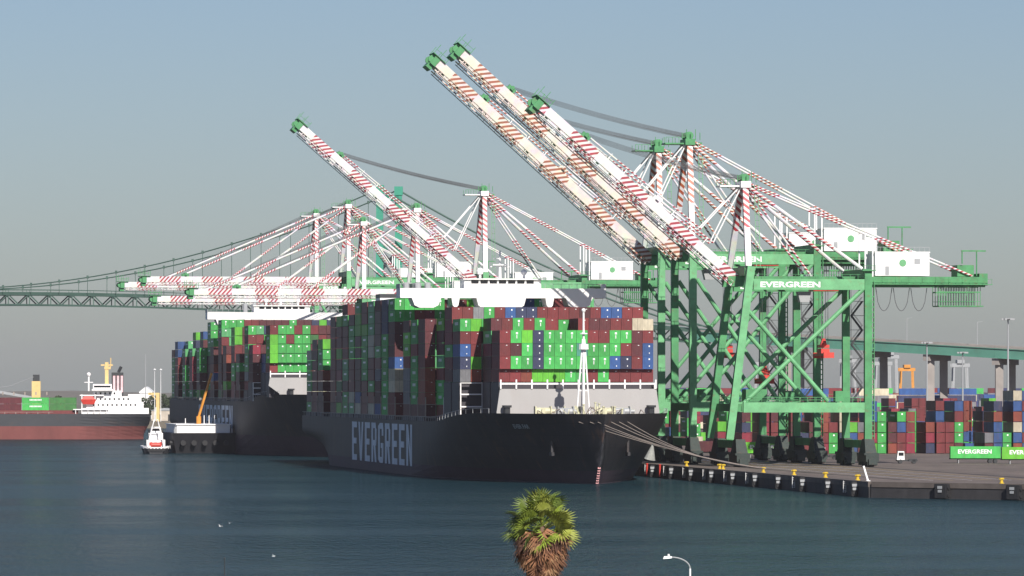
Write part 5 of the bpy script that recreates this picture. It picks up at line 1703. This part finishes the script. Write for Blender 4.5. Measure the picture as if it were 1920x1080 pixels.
# ------------------------------------------------------------------ street lamp and pole by the shore
SL = empty('street_lamp', (at(1294, 1060, 285).x, 285, 1.99)); tag(SL, 'white street lamp with curved arm right of the palm', 'street lamp')
hp = at(1294, 1066, 285).z - 1.99
m = MB(); m.tube((0, 0, 0), (0, 0, hp), 0.09, 8, r2=0.05); m.build('pole', M['white'], SL)
arm = []
for i in range(9):
    t = i / 8; arm.append((-1.05 * (1 - math.cos(t * math.pi / 2)) - 0.0, 0, hp + 0.62 * math.sin(t * math.pi / 2)))
m = MB(); m.path(arm, 0.035, 6); m.build('arm', M['rail_grey'], SL)
ax = arm[-1]
m = MB(); m.hexa([(ax[0] - 0.42, -0.13, ax[2] - 0.1), (ax[0] + 0.05, -0.08, ax[2] - 0.06), (ax[0] + 0.05, 0.08, ax[2] - 0.06), (ax[0] - 0.42, 0.13, ax[2] - 0.1),
                  (ax[0] - 0.36, -0.1, ax[2] + 0.05), (ax[0] + 0.05, -0.06, ax[2] + 0.05), (ax[0] + 0.05, 0.06, ax[2] + 0.05), (ax[0] - 0.36, 0.1, ax[2] + 0.05)])
m.tube((ax[0] - 0.12, 0, ax[2] + 0.05), (ax[0] - 0.12, 0, ax[2] + 0.17), 0.06, 8)
m.build('lamp_head', M['white'], SL)
zt = at(421, 1047, 285).z - 1.99
m = MB(); m.tube((0, 0, 0), (0, 0, zt), 0.05, 6, r2=0.03); m.ball((0, 0, zt), 0.06)
tag(m.build('flagpole', M['dark_steel'], None, (at(421, 1060, 285).x, 285, 1.99)), 'thin dark bare pole at the bottom left', 'pole')
# gulls over the water
for k, (px, py, D) in enumerate(((413, 987, 760), (430, 981, 775), (512, 1043, 640))):
    m = MB(); 
    m.hexa([(-0.28, -0.07, -0.05), (0.25, -0.04, -0.03), (0.25, 0.04, -0.03), (-0.28, 0.07, -0.05), (-0.24, -0.05, 0.07), (0.22, -0.03, 0.05), (0.22, 0.03, 0.05), (-0.24, 0.05, 0.07)])
    for s in (-1, 1):
        m.face([(-0.1, s * 0.05, 0.05), (0.1, s * 0.05, 0.05), (0.02, s * 0.45, 0.28), (-0.1, s * 0.45, 0.28)]); m.face([(-0.1, s * 0.45, 0.28), (0.02, s * 0.45, 0.28), (-0.12, s * 0.85, 0.12)])
    m.ball((-0.33, 0, 0.06), 0.075, 6)
    o = m.build('gull', M['white'], None, at(px, py, D), (0.3, 0, 0.9 + k)); o.scale = (0.7, 0.7, 0.7)
    tag(o, ('left of two gulls flying close together over the water', 'right of two gulls flying close together over the water', 'lone gull flying low over the water near the dark pole')[k], 'gull', 'gulls over the water')

# ------------------------------------------------------------------ haze
hm = bpy.data.materials.new('haze_air'); hm.use_nodes = True
ht = hm.node_tree; ht.nodes.clear()
ho = ht.nodes.new('ShaderNodeOutputMaterial'); hv = ht.nodes.new('ShaderNodeVolumePrincipled')
hv.inputs['Color'].default_value = (0.62, 0.61, 0.66, 1); hv.inputs['Density'].default_value = 0.00003; hv.inputs['Anisotropy'].default_value = 0.0
ht.links.new(hv.outputs[0], ho.inputs['Volume'])
m = MB(); m.box(-6200, 6200, -260, 14200, -2, 122)
tag(m.build('haze', hm), kind='stuff')
